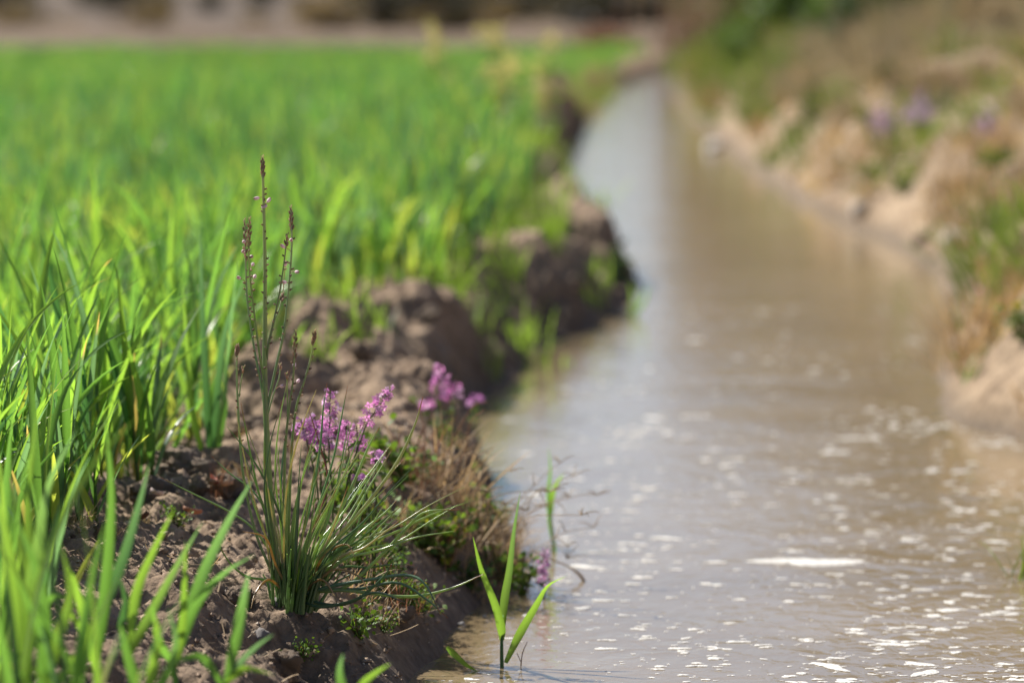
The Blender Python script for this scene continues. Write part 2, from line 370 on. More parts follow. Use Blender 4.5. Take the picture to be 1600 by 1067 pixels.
Q = np.stack([i[:-1, :-1], i[:-1, 1:], i[1:, 1:], i[1:, :-1]], -1).reshape(-1, 4)
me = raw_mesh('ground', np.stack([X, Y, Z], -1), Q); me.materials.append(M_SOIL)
go = bpy.data.objects.new('ground', me); col.objects.link(go); tag(go, kind='structure')

# water sheet
wr = np.concatenate([np.linspace(-4, 3, 8)[:-1], np.linspace(3, 33, 160)])
a, b = XL(wr)[:, None] - .12, XR(wr)[:, None] + .12
X = a + (b - a) * np.linspace(0, 1, 12)[None, :]; Y = np.repeat(wr[:, None], 12, 1)
i = np.arange(X.size).reshape(X.shape); Q = np.stack([i[:-1, :-1], i[:-1, 1:], i[1:, 1:], i[1:, :-1]], -1).reshape(-1, 4)
me = raw_mesh('water', np.stack([X, Y, X * 0], -1), Q); me.materials.append(M_WATER)
wo = bpy.data.objects.new('water', me); col.objects.link(wo); tag(wo, kind='structure')

# ------------------------------------------------------------ palettes
G_BRIGHT = np.array([.15, .26, .05]); G_MID = np.array([.095, .20, .05]); G_DEEP = np.array([.045, .115, .045]); G_BLUE = np.array([.08, .15, .10]); G_YEL = np.array([.26, .30, .07]); STRAW = np.array([.42, .30, .14])
def wheat_cols(n, r, far=False):
    pal = np.array([G_BRIGHT, G_MID, G_DEEP, G_BLUE, G_YEL, STRAW])
    k = r.choice(6, n, p=[.36, .26, .15, .22, .01, 0] if not far else [.38, .38, .12, .12, 0, 0])
    return pal[k] * r.uniform(.8, 1.2, (n, 1))

# ------------------------------------------------------------ wheat
def wheat_proto(seed, h=.30, nl=4):
    """returns list of (name, MB): a stem and single leaves, base at the origin"""
    r = np.random.default_rng(seed); parts = []
    az0 = r.uniform(0, 2 * np.pi); lean = r.uniform(0, .12); la = r.uniform(0, 6.28)
    sh = h * r.uniform(.35, .5)
    pts = np.stack([lean * np.cos(la) * np.linspace(0, sh, 6), lean * np.sin(la) * np.linspace(0, sh, 6), np.linspace(-.01, sh, 6)], -1)
    s = MB(); tube(s, pts, np.linspace(.0024, .0016, 6), np.linspace(0, 1, 6)[:, None] * (G_MID - G_YEL * .6) + G_YEL * .6, 6); parts.append(('stem', s))
    for k in range(nl):
        f = (k + .6) / nl; b = pts[0] + (pts[-1] - pts[0]) * f
        L = np.array([h * r.uniform(.6, .85) * (.75 + .25 * f)]); az = np.array([az0 + k * np.pi + r.normal(0, .5)])
        S = 14
        P, sd_ = grow(b[None], az, np.array([r.uniform(.02, .30)]), np.array([r.choice([r.uniform(.05, .45), r.uniform(.4, 1.3)], p=[.7, .3])]), L, S, 2.0, r.uniform(-.5, .5), r.uniform(-2.6, 2.6))
        if k == 0 and r.random() < .7: L *= .55; c = (G_YEL if r.random() < .8 else STRAW)[None] * r.uniform(.7, 1.2)
        else: c = wheat_cols(1, r)
        cc = np.repeat(c[:, None, :], S, 1)
        if r.random() < .05: cc[:, -2:] = STRAW * .8
        m = MB(); ribbons(m, P, wheat_w(S)[None] * r.uniform(.0040, .0064), sd_, cc, .35); parts.append(('leaf', m))
    return parts
# positions of all plants in the crop, nearest first
def crop_positions():
    out = []
    r = np.random.default_rng(77)
    for (y0, y1, dens) in ((4.55, 5.3, 620), (5.3, 6, 380), (6, 7, 330), (7, 8, 300), (8, 10, 330), (10, 12, 320), (12, 15, 290), (15, 20, 230), (20, 25, 180), (25, 29.0, 170)):
        left = -(.8 / 7 * y1 + .75 + .04 * y1)
        n = int((y1 - y0) * (2.4 - left) * dens)
        y = r.uniform(y0, y1, n); x = r.uniform(left, 2.4, n)
        keep = (x < WB(y) + .05 * fbm(y * 2, y * 0, 2, 3) - r.exponential(.03, n)) 
        # sown rows, running with the ditch, and thin patches
        keep &= (fbm(x * 1.7, y * 1.2, 2, 50) > -.55)
        out.append(np.stack([x[keep], y[keep]], -1))
    P = np.concatenate(out); return P[np.argsort(P[:, 1])]
CP = crop_positions(); CZ = HT(CP[:, 0], CP[:, 1])
inframe = np.abs(CP[:, 0]) / CP[:, 1] * 7000 < 840
near_i = np.where(inframe)[0][:300]
rest = np.ones(len(CP), bool); rest[near_i] = False
protos = []
WL = 'young green wheat plant at the near edge of the crop'
for k in range(14):
    parts = wheat_proto(100 + k, h=random.uniform(.27, .35), nl=5 + (k % 3 == 0))
    root = empty('wheat_plant', (0, 0, 0), WL, 'wheat', 'wheat plants along the near edge of the crop')
    for nm, m in parts: m.build(nm, M_WHEAT, root)
    protos.append(root)
whole = []
for k in range(14):
    mb = MB()
    for nm, m in wheat_proto(300 + k, h=.29, nl=5): mb.V += m.V; mb.C += m.C; mb.Q += [q + mb.n for q in m.Q]; mb.n += m.n
    me = mb.mesh('wheat_plant'); me.materials.append(M_WHEAT); whole.append(me)
for j, ii in enumerate(near_i):
    x, y = CP[ii]; sc_ = random.uniform(.82, 1.12)
    if j < 190:
        o = protos[j] if j < 14 else copy_tree(protos[j % 14])
    else:
        o = bpy.data.objects.new('wheat_plant', whole[j % 14]); col.objects.link(o)
        tag(o, 'young wheat plant a little way into the dense green crop', 'wheat', 'wheat plants a little way into the crop')
    o.location = (x, y, CZ[ii] - .004); sc_ *= .80 if random.random() < .85 else 1.0; o.rotation_euler = (random.uniform(-.1, .1), random.uniform(-.1, .1), random.uniform(0, 6.28)); o.scale = (1.05, 1.05, sc_ * (.78 + .22 * min(1, max(0, (WB(y) - x) / .12))))
# the rest of the crop as one mass
def crop_mass():
    r = np.random.default_rng(9); mb = MB()
    P0 = np.concatenate([CP[rest], CZ[rest][:, None]], 1)
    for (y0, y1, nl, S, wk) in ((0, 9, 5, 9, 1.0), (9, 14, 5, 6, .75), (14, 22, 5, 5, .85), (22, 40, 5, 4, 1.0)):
        q = P0[(P0[:, 1] >= y0) & (P0[:, 1] < y1)]
        edge = .72 + .28 * np.clip((WB(q[:, 1]) - q[:, 0]) / .2, 0, 1)
        hv = (.25 + .02 * sst(8, 11, q[:, 1]) + .03 * fbm(q[:, 0] * 2.5, q[:, 1] * 2.5, 2, 60)) * edge * (1 - .60 * sst(12, 26, q[:, 1]))
        B = np.repeat(q, nl, 0); H = np.repeat(hv, nl) * r.uniform(.8, 1.15, len(B)); N = len(B)
        f = r.uniform(.0, .42, N); B = B + np.stack([r.normal(0, .008, N), r.normal(0, .008, N), f * H], -1)
        P, sd_ = grow(B, r.uniform(0, 6.28, N), r.uniform(.0, .35, N), np.where(r.random(N) < .65, r.uniform(0, .4, N), r.uniform(.4, 1.3, N)), H * (1.02 - f) , S, 2.0, r.uniform(-.6, .6, N), r.uniform(-2.4, 2.4, N))
        W = wheat_w(S)[None] * (r.uniform(.0036, .0056, N) * wk)[:, None]
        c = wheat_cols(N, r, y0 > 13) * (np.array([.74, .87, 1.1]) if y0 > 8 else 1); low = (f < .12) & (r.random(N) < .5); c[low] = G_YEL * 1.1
        c *= (1 + .18 * fbm(B[:, 0] * 1.1, B[:, 1] * .8, 2, 70))[:, None]
        ribbons(mb, P, W, sd_, c, .3 if S > 6 else 0)
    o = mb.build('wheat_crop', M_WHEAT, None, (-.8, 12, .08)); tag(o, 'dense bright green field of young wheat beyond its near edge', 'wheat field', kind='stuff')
crop_mass()

# hand-placed blurred foreground wheat: leaf paths root -> tip read from the photo
def leaf_path(pts, Y, dy=0.0, n=16):
    m = len(pts); return smooth_path([at(px, py, Y + dy * k / max(1, m - 1)) for k, (px, py) in enumerate(pts)], n)
def px_leaf(pts, Y, wid, c, dy=0.0, tw=0.5, fold=.35, n=16, c2=None):
    P = leaf_path(pts, Y, dy, n); T = np.gradient(P, axis=0); T /= np.linalg.norm(T, axis=1, keepdims=True)
    s = np.cross(T, [0, 1, 0]); s /= np.linalg.norm(s, axis=1, keepdims=True); u = np.cross(T, s)
    ph = (tw * np.linspace(-.3, 1, n))[:, None]; s = s * np.cos(ph) + u * np.sin(ph)
    C = np.repeat(np.asarray(c, float)[None], n, 0)
    if c2 is not None: C = C + (np.asarray(c2) - C) * (np.linspace(0, 1, n) ** 2)[:, None]
    m = MB(); ribbons(m, P[None], (wheat_w(n) * wid / 2)[None], s[None], C[None], fold); return m
def px_plant(name, label, cat, base_px, Y, leaves, stem=None, mat=M_WHEAT, group=None):
    """leaves: (pts, width, colour, dy, twist[, c2]); the plant's Empty sits on the ground below base_px"""
    b = at(base_px, 533, Y); bx = b[0]; gz = max(hz(bx, Y), 0.0) if stem is None or len(stem) < 4 else stem[3]
    root = empty(name, (bx, Y, gz), label, cat, group); org = np.array([bx, Y, gz])
    if stem:
        pts, r0, c = stem[:3]; P = [np.array([bx, Y, gz - .01])] + [at(px, py, Y) for px, py in pts]
        m = MB(); tube(m, smooth_path(P, 12), np.linspace(r0, r0 * .6, 12), c, 8); m.V = [v - org for v in m.V]; m.build('stem', mat, root)
    for lf in leaves:
        m = px_leaf(lf[0], Y, lf[1], lf[2], lf[3], lf[4], c2=lf[5] if len(lf) > 5 else None); m.V = [v - org for v in m.V]; m.build('leaf', mat, root)
    return root
WL = 0
B1, B2, D1, BL = G_BRIGHT * .9, G_MID * .9, G_DEEP * .9, G_BLUE
px_plant('wheat_plant', 'blurred wheat plant with a tall straight blade and a dark broad blade', 'wheat', 150, 4.0, [
    ([(150,1040),(160,960),(170,860),(174,760),(163,640)], .0115, B2, 0, .5),
    ([(150,1040),(162,950),(190,880),(217,790),(234,722)], .0125, D1, .05, .9, BL),
    ([(150,1050),(130,960),(112,900),(100,880)], .008, B1, -.05, 1.2),
    ([(150,1050),(135,1000),(108,960),(70,985)], .007, B1, -.08, 1.0)], ([(150,1045),(151,1000)], .0028, B2))
px_plant('wheat_plant', 'blurred wheat plant with a broad bright blade rising rightwards before the rush tuft', 'wheat', 275, 4.02, [
    ([(272,1040),(296,960),(322,885),(362,805),(394,750)], .0125, B2, .05, .8, BL * 1.3),
    ([(274,1040),(304,950),(348,897),(398,866)], .0095, B2, 0, 1.1, BL),
    ([(270,1050),(284,985),(288,920),(290,846)], .0085, B1 * .8, -.05, .5),
    ([(272,1040),(250,1005),(242,975),(238,940)], .0085, B2, -.05, .5)], ([(273,1050),(272,1030)], .0028, B2))
px_plant('wheat_plant', 'blurred wheat plant with two narrow bright blades leaning right over the dark soil', 'wheat', 205, 4.0, [
    ([(202,1020),(212,930),(240,860),(273,794)], .0095, B1, 0, .5),
    ([(204,1020),(228,972),(276,885),(317,814)], .0095, B1 * .9, .05, .9, BL),
    ([(203,1040),(190,985),(196,940),(186,900)], .008, D1, 0, .5)], ([(203,1045),(202,1010)], .0027, B2))
px_plant('wheat_plant', 'blurred wheat plant with an upright pale blade close to the rush tuft', 'wheat', 350, 3.95, [
    ([(352,1075),(370,990),(382,930),(388,894)], .0105, B2, 0, .6, BL * 1.3),
    ([(352,1070),(376,1035),(400,1010),(428,990)], .0065, BL, 0, .8),
    ([(350,1070),(380,1045),(400,1046),(428,1054)], .007, B1, -.05, .9),
    ([(350,1075),(320,1030),(290,1028),(252,1045)], .008, B2, 0, 1)], ([(352,1085),(351,1065)], .0027, B2))
px_plant('wheat_plant', 'blurred wheat plant with short upright blades low at the bottom edge near the left', 'wheat', 225, 3.85, [
    ([(225,1100),(240,1040),(246,990),(240,955)], .0095, B1, 0, .5),
    ([(222,1100),(204,1040),(194,1000),(188,975)], .0095, B2, 0, .6),
    ([(226,1100),(262,1050),(275,1000),(262,950)], .008, B2, 0, .7, BL)], ([(224,1110),(224,1090)], .0027, B2))
px_plant('wheat_plant', 'blurred leafy wheat plant at the left edge with a broad blade bending to the right', 'wheat', 30, 3.9, [
    ([(30,1040),(44,940),(60,850),(75,760),(120,670)], .0125, B1, .05, .9, BL * 1.4),
    ([(30,1040),(24,930),(10,840),(-12,760)], .012, B1, 0, .6),
    ([(30,1040),(48,900),(44,780),(58,640)], .0105, B1, .08, .6),
    ([(30,1040),(60,960),(90,930),(118,960)], .008, B2, 0, 1.2),
    ([(30,1040),(50,1000),(64,960),(60,880)], .010, D1, 0, .6)], ([(30,1050),(30,1020)], .003, B2))
px_plant('wheat_plant', 'blurred wheat plant with broad drooping blades in the bottom left corner', 'wheat', 60, 3.75, [
    ([(62,1110),(70,1000),(60,900),(20,800)], .0125, B2, 0, .6),
    ([(62,1110),(90,1000),(110,930),(96,850)], .0105, B1, .05, .7),
    ([(62,1110),(30,1040),(10,1020),(-20,1050)], .010, B2, 0, 1.1),
    ([(60,1110),(110,1040),(140,1000),(150,955)], .009, B1, 0, .5)], ([(62,1120),(62,1100)], .003, B2))
px_plant('wheat_plant', 'short blurred pair of wheat blades at the bottom edge before the dark bank face', 'wheat', 548, 3.9, [
    ([(545,1110),(534,1070),(531,1045),(536,1020)], .0085, B2, 0, .4, BL * 1.2),
    ([(547,1110),(566,1070),(585,1052),(610,1036)], .0075, B1, 0, .6)], ([(546,1120),(546,1105)], .002, B2))
px_plant('wheat_plant', 'wheat plant with long blue-green blades in the crop behind the flower stalks', 'wheat', 332, 5.6, [
    ([(330,760),(338,640),(352,520),(384,430)], .0115, D1, .05, .5, BL * 1.3),
    ([(330,760),(322,600),(316,480),(312,345)], .0105, D1, .05, .7, BL),
    ([(330,760),(300,640),(292,540),(285,440)], .009, B1, 0, .5),
    ([(330,770),(350,640),(352,600),(372,400)], .009, B2, 0, .7, BL * 1.5)], ([(331,760),(331,740)], .0028, B2))

for k, (px, Y) in enumerate([(100, 3.7), (170, 3.68), (10, 4.3), (70, 4.25), (-10, 4.0), (45, 4.1), (20, 3.65), (85, 3.75), (-30, 4.45), (60, 4.5)]):
    o = copy_tree(protos[(k * 5) % 14]); x_ = at(px, 533, Y)[0]; o.location = (x_, Y, hz(x_, Y) - .004); o.scale = (1, 1, random.uniform(.7, 1.0)); o.rotation_euler.z = random.uniform(0, 6.28)
    o['label'] = 'blurred green wheat plant among those in the foreground at the bottom left'; o['group'] = 'blurred foreground wheat plants'

# ------------------------------------------------------------ rush-leaved asphodel, in focus
SY = 4.74
sb = at(455, 925, SY); SB = np.array([sb[0], SY, hz(sb[0], SY)])
print('asphodel base z', sb[2], SB[2])
sroot = empty('flowering_asphodel', SB, 'tall tuft of thin tubular green leaves with brown budded flower stalks on the soil bank', 'wild plant')
def sq_local(m): m.V = [v - SB for v in m.V]; return m
SG1, SG2, SG3, SRED, SPALE = np.array([.28, .39, .16]), np.array([.16, .27, .10]), np.array([.12, .20, .12]), np.array([.30, .10, .05]), np.array([.38, .36, .22])
def sq_leaf(pts, r0, c, dy, tip=SRED, flat=.7):
    P = leaf_path([(x, y) for x, y in pts], SY, dy, 18); t = np.linspace(0, 1, 18)
    C = c[None] + (tip - c)[None] * (sst(.86, 1.0, t))[:, None]
    m = MB(); tube(m, P, 1.15 * r0 * (1 - t ** 3 * .85) * np.minimum(1, .7 + t * 2), C, 7, flat); sq_local(m).build('leaf', M_SQUILL, sroot)
hand = [([(482,900),(530,836),(566,796),(617,728),(647,667),(661,620)], .0018, SPALE * .55 + SG1 * .4, -.02),
        ([(478,905),(500,862),(550,760),(575,700),(593,667)], .0016, SG1, 0),
        ([(490,925),(540,917),(600,863),(640,820),(667,799),(718,796)], .0018, SG1, -.06),
        ([(470,930),(520,915),(580,905),(634,898),(664,912),(688,958)], .0018, SG3 * 1.3, -.08),
        ([(480,925),(540,922),(634,932),(701,920),(757,896)], .0017, SG1, -.05),
        ([(485,905),(520,875),(566,830),(600,802),(621,780)], .0015, SG1, .04),
        ([(490,900),(532,850),(560,826),(590,818),(632,822)], .0014, SG2, .05),
        ([(470,935),(520,945),(560,935),(600,900),(612,880)], .0016, SG3, -.1),
        ([(470,938),(500,948),(545,940),(590,925),(640,945)], .0016, SG3, -.12),
        ([(480,920),(560,920),(620,910),(665,935),(700,965)], .0015, SG3, -.05),
        ([(460,880),(485,790),(500,700),(505,640),(511,598)], .0012, SG2, .05),
        ([(470,880),(495,800),(520,720),(532,660),(543,603)], .0012, SG2, .08),
        ([(470,880),(500,800),(512,745),(495,680),(480,632)], .0010, SRED * .7, .1),
        ([(440,890),(424,820),(398,770),(360,740),(330,712)], .0011, SG2, .08),
        ([(440,890),(400,830),(360,800),(300,770),(250,745)], .0011, SG1, .05),
        ([(445,915),(410,905),(385,900),(360,880),(338,845)], .0013, SG2, -.04)]
for h_ in hand: sq_leaf(*h_)
r = np.random.default_rng(21)
for k in range(58):
    u = k / 57 + r.normal(0, .03); ang = -.26 + 1.22 * u ** 1.3; L = r.uniform(170, 330) * (1 - .18 * max(u, 0))
    bx = 432 + 78 * u + r.normal(0, 5); by = 905 + 15 * math.sin(u * 3) + r.uniform(-12, 18)
    bend = r.normal(0.05, .16); pts = []
    for t in np.linspace(0, 1, 5):
        a_ = ang * (.35 + .65 * min(1, t * 2)) + bend * t; pts.append((bx + L * t * math.sin(a_), by - L * t * math.cos(a_)))
    c = (SG1, SG2, SG3, SPALE * .5 + SG1 * .5, SPALE * 1.1)[r.choice(5, p=[.44, .18, .09, .18, .11])] * r.uniform(.8, 1.25)
    sq_leaf(pts, r.uniform(.0009, .0014), c, r.normal(0, .05), SRED if r.random() < .4 else c * 1.2)
for pts_ in ([(470,930),(500,905),(520,925),(530,955)], [(445,925),(420,905),(400,925),(392,950)], [(480,925),(520,890),(560,900),(580,930)], [(455,930),(430,880),(415,840),(380,830)], [(485,915),(505,870),(540,850),(556,872)]):
    sq_leaf(pts_, .0012, STRAW * .9, -.05, STRAW)
# the dense dark crown of leaf bases
m = MB()
for k in range(70):
    a_ = r.uniform(0, 6.28); rr = r.uniform(.002, .024); b0 = SB + np.array([rr * math.cos(a_) + .004, rr * math.sin(a_), -.005])
    tp = b0 + np.array([math.cos(a_) * r.uniform(.0, .03) + .008, math.sin(a_) * r.uniform(0, .03), r.uniform(.03, .075)])
    tube(m, smooth_path([b0, (b0 + tp) / 2 + [0, 0, .008], tp], 7), np.linspace(.0021, .0007, 7), SG2 * r.uniform(.7, 1.1), 6)
sq_local(m).build('leaf_base', M_SQUILL, sroot)
# flower stalks
BROWN, BUD, WHITE = np.array([.36, .23, .15]), np.array([.52, .39, .27]), np.array([.85, .73, .71])
STALK = np.array([.22, .30, .15])
ST = [([(436,915),(424,800),(418,700),(414,600),(414,500),(414,417),(412,318),(410,244)], .0040, .0011, 46, 0),
      ([(414,640),(408,600),(397,543),(387,476),(384,417),(382,342)], .0014, .0008, 52, 1),
      ([(415,600),(407,562),(396,480),(389,409),(390,340)], .0013, .0008, 46, 2),
      ([(417,640),(432,570),(444,515),(452,440),(456,377),(454,322)], .0016, .0009, 46, 3),
      ([(417,560),(420,535),(434,472),(443,417),(449,365)], .0012, .0007, 20, 4),
      ([(418,550),(428,505),(437,480),(442,458)], .0010, .0007, 22, 5),
      ([(436,912),(402,840),(380,740),(372,637),(370,574),(371,538)], .0016, .0009, 40, 6),
      ([(446,910),(444,800),(446,700),(452,637),(458,594),(462,515)], .0016, .0009, 46, 7),
      ([(449,910),(452,800),(456,700),(463,637),(475,597),(487,554),(492,515)], .0016, .0009, 40, 8),
      ([(418,650),(426,620),(436,590),(438,568)], .0009, .0006, 14, 9),
      ([(450,660),(449,620),(448,582)], .0009, .0006, 14, 10),
      ([(374,620),(376,600),(381,572)], .0007, .0005, 10, 11)]
W_BUD = {0: [(401,310),(420,313),(413,323)], 3: [(442,385),(464,425),(455,375),(444,441)], 1: [(393,401),(380,393),(373,434),(381,378)], 2: [(395,413),(398,432)], 5: [(446,412)], 9: [(441,603)], 7: [(466,595),(460,570)]}
for pts, r0, r1, spike, key in ST:
    P = leaf_path(pts, SY, [0, .03, -.03, .02, -.02, .03, .02, -.03, -.02, .02, 0, 0][key], 40); m = MB()
    tube(m, P, np.linspace(r0, r1, 40), STALK[None] * np.linspace(.8, 1.1, 40)[:, None] + BROWN[None] * (np.linspace(0, 1, 40)[:, None] ** 3 * .35), 8)
    st = sq_local(m).build('flower_stalk', M_SQUILL, sroot)
    seg = np.linalg.norm(np.diff(P, axis=0), axis=1).sum(); mpp = SY / FPX
    m = MB(); n = int(spike / 3.0)
    for q in range(n):        # tight bud spike at the top
        f = 1 - q / n * spike * mpp / seg; p = P[0] * 0; u = f * 39; i0 = min(int(u), 38); p = P[i0] + (P[i0 + 1] - P[i0]) * (u - i0); T = P[i0 + 1] - P[i0]; T = T / np.linalg.norm(T)
        a_ = q * 2.4; d = np.array([math.cos(a_), math.sin(a_), 0]); k = .55 + .45 * min(1, q / (n * .35))
        blob(m, p + d * .0016 * k, .0012 * k, .0012 * k, .0031 * k, (BROWN if q % 3 else BUD) * r.uniform(.7, 1.3), T + d * .35)
    sq_local(m).build('bud_spike', M_DRY, st)
    m = MB(); q = seg * (1 if key not in (0, 6, 7, 8) else .6)
    for f in np.arange(1 - (spike * mpp + .004) / seg, max(1 - q / seg, .15), -.0068 / seg):      # spaced buds and bracts down the stalk
        u = f * 39; i0 = int(u); p = P[i0] + (P[i0 + 1] - P[i0]) * (u - i0); a_ = r.uniform(0, 6.28); d = np.array([math.cos(a_), .5 * math.sin(a_), .5])
        if r.random() < .25: continue
        blob(m, p + d * .0026, .0011, .0011, .0017 * r.uniform(.8, 1.4), (BROWN, BUD, BROWN * .6)[r.integers(3)], d)
        tube(m, [p, p + d * .0018], .0005, BROWN, 4)
    if m.n > 250: sq_local(m).build('bract', M_DRY, st)
    for (bx, by) in W_BUD.get(key, []):
        c_ = at(bx, by, SY + r.normal(0, .006)); j = np.argmin(np.linalg.norm(P - c_ - [0, 0, -.004], axis=1)); m = MB()
        d = c_ - P[j]; tube(m, smooth_path([P[j], P[j] + d * .5 + [0, 0, .001], c_], 5), .00035, BROWN * 1.2, 4)
        blob(m, c_, .0020, .0020, .0037, WHITE, d + np.array([.0, 0, -.001]), 8, 7)
        for z_ in range(3):      # pinkish mid-veins
            blob(m, c_ + d / (np.linalg.norm(d) + 1e-9) * .0018, .0014, .0014, .0024, np.array([.5, .28, .26]), d, 6, 5) if z_ == 0 else None
        sq_local(m).build('flower', M_PETAL, st)

# ------------------------------------------------------------ reed shoots in the water
def px_w(px, py): return onz(px, py, 0)
rY_ = px_w(785, 1042)[1]
px_plant('reed_shoot', 'three-leaved green reed shoot standing in the muddy water near the bank', 'reed', 785, rY_, [
    ([(784,1000),(783,980),(772,940),(752,890),(739,838)], .0102, G_BRIGHT * .75, -.03, .25),
    ([(785,990),(788,940),(796,890),(803,830),(813,767)], .0098, G_BRIGHT * .7, .03, .9, G_BLUE * .8),
    ([(790,1035),(812,990),(838,945),(856,915),(886,899)], .0100, G_BRIGHT * .75, .03, 1.3, G_BRIGHT)],
    ([(784,1030),(784,1000),(785,960)], .0024, G_BLUE * 1.2, 0.0), mat=M_WHEAT)
px_plant('reed_shoot', 'single short green blade lying half in the water left of the reed shoot', 'reed', 700, px_w(740, 1048)[1], [
    ([(698,1010),(710,1022),(728,1038),(747,1049)], .0075, G_BRIGHT * .8, 0, .5)])
px_plant('reed_shoot', 'slender blurred green reed blade standing in the water behind the pink flower', 'reed', 862, px_w(866, 862)[1], [
    ([(868,862),(860,820),(857,770),(860,735),(857,697)], .006, G_MID, 0, .6),
    ([(860,810),(862,780),(870,755),(881,740)], .0075, G_BRIGHT, 0, .5)], ([(864,850),(860,810)], .0018, G_YEL * .6, 0.0))
px_plant('reed_shoot', 'small blurred green sprout in the water beside the dark mound', 'reed', 884, 8.5, [
    ([(885,600),(880,575),(884,552)], .008, G_BRIGHT, 0, .6), ([(886,600),(893,575),(892,560)], .007, G_MID, 0, .6)], ([(885,600),(885,595)], .002, G_MID, 0.0))
px_plant('reed_shoot', 'bent blurred green blades reaching over the water below the jutting bank', 'reed', 985, 9.6, [
    ([(985,500),(990,470),(985,440)], .010, G_BRIGHT, 0, .6), ([(985,500),(1005,470),(1012,445)], .010, G_MID, 0, .6), ([(985,505),(1000,530),(1004,545)], .007, G_BRIGHT, 0, .5)], ([(986,500),(986,495)], .002, G_MID, 0.0))
# thin twig
tb = px_w(813, 1040); m = MB(); tube(m, smooth_path([tb - [0, 0, .01], at(816, 1022, tb[1]), at(824, 1002, tb[1])], 8), np.linspace(.0008, .0004, 8), np.array([.08, .03, .02]), 5)
tube(m, smooth_path([at(814, 1034, tb[1]), at(808, 1020, tb[1] - .01)], 4), .0004, np.array([.08, .03, .02]), 4)
tag(m.build('twig', M_DRY, None, tb), 'thin dark reddish twig poking out of the water beside the reed shoot', 'twig')

# ------------------------------------------------------------ purple stock flowers
PURP, MAG, PINK, LILAC = np.array([.70, .30, .63]), np.array([.80, .35, .66]), np.array([.74, .42, .66]), np.array([.58, .42, .60])
def floret(m, c, s, colr, r):
    n = r.normal(size=3) + np.array([0, -1.2, .5]); n /= np.linalg.norm(n); x = np.cross(n, [0, 0, 1.]); x /= np.linalg.norm(x) + 1e-9; y = np.cross(n, x); a0 = r.uniform(0, 1.57)
    for k in range(4):
        a_ = a0 + k * math.pi / 2; d = x * math.cos(a_) + y * math.sin(a_); e = -x * math.sin(a_) + y * math.cos(a_)
        V = [c, c + d * s * .55 - e * s * .33 + n * s * .15, c + d * s + n * s * .05, c + d * s * .55 + e * s * .33 + n * s * .15]
        m.add(V, [[0, 1, 2, 3]], colr * r.uniform(.8, 1.25))
    tube(m, [c, c - n * s * .7], .0007, colr * .6, 4)
def stock(label, Y, spikes, colr, size=.0046, leafn=14, seed=0, name='purple_wildflower', wid=.011, group=None, leafcol=None, step=.0029):
    """spikes: list of (stem pixel path root -> tip, length in px of the flowering top)"""
    r = np.random.default_rng(seed + 900); x0 = at(spikes[0][0][0][0], spikes[0][0][0][1], Y)[0]; gz = max(hz(x0, Y), 0)
    org = np.array([x0, Y, gz]); root = empty(name, org, label, 'wildflower', group)
    wid *= 1.6
    for pts, fl in spikes:
        P = smooth_path([np.array([x0, Y, gz - .005])] + [at(px, py, Y) for px, py in pts[1:]], 26) + r.normal(0, .0004, (26, 3))
        m = MB(); tube(m, P - org, np.linspace(.0013, .0006, 26), np.array([.10, .14, .06]), 6); st = m.build('stem', M_LEAF, root)
        seg = np.linalg.norm(np.diff(P, axis=0), axis=1).sum(); L = fl * Y / FPX; m = MB(); n = max(6, int(L / step))
        for q in range(n):
            f = 1 - (q + .3) / n * L / seg; u = max(f, .02) * 25; i0 = min(int(u), 24); p = P[i0] + (P[i0 + 1] - P[i0]) * (u - i0)
            k = .6 + .4 * min(1, q / n * 2.5)
            for _ in range(2):
                a_ = r.uniform(0, 6.28); d = np.array([math.cos(a_), math.sin(a_), .3]); floret(m, p + d * wid * .55 * k * r.uniform(.5, 1.1) - org, size * k, (colr if r.random() < .75 else colr * .5 + .4) * r.uniform(.7, 1.2), r)
                tube(m, [p - org, p + d * wid * .4 * k - org], .0004, np.array([.16, .07, .12]), 4)
        m.build('flower_head', M_PETAL, st)
        if leafn:
            m = MB(); fs = r.uniform(.05, max(.1, 1 - L / seg), leafn); PP = P[(fs * 25).astype(int)] - org
            leafy(m, PP, r.uniform(.012, .024, leafn), (leafcol if leafcol is not None else np.array([.09, .15, .05])) * r.uniform(.7, 1.2, (leafn, 1)), seed, .22, .1); m.build('foliage', M_LEAF, st)
    return root
stock('tallest upright purple flower spike beside the rush tuft, with a leaning spike on its right', 5.0, [([(525,850),(518,760),(514,690),(516,612)], 95), ([(525,850),(540,770),(555,710),(578,655),(612,606)], 95)], MAG, seed=1, wid=.012)
stock('low dense cluster of purple flowers half hidden behind the rush leaves', 5.03, [([(505,850),(495,760),(482,700),(470,655)], 75), ([(505,850),(502,760),(496,700),(492,650)], 72), ([(505,850),(510,760),(508,715),(500,672)], 60)], PURP * 1.15, seed=2, wid=.013)
stock('purple flowers bunched between the upright spike and the leaning spike', 5.05, [([(552,850),(548,770),(545,715),(540,658)], 60), ([(552,850),(556,770),(560,720),(557,665)], 55)], MAG, seed=3)
stock('small sprig of purple flowers low over the green weeds', 5.0, [([(585,850),(588,790),(585,750),(592,705)], 30), ([(585,850),(574,780),(566,760),(560,745)], 16)], PURP, seed=4, wid=.009)
stock('blurred magenta flower spikes in front of the shaded hollow of the bank', 6.0, [([(700,720),(692,660),(686,620),(690,572)], 48), ([(700,720),(706,680),(710,640),(712,600)], 26), ([(700,720),(680,680),(672,650),(665,625)], 22)], MAG, seed=5, wid=.014, size=.006)
stock('faint blurred violet flowers at the edge of the water beyond the magenta spikes', 6.6, [([(745,700),(745,670),(742,640),(744,620)], 25)], PURP, seed=6, wid=.012, size=.006)
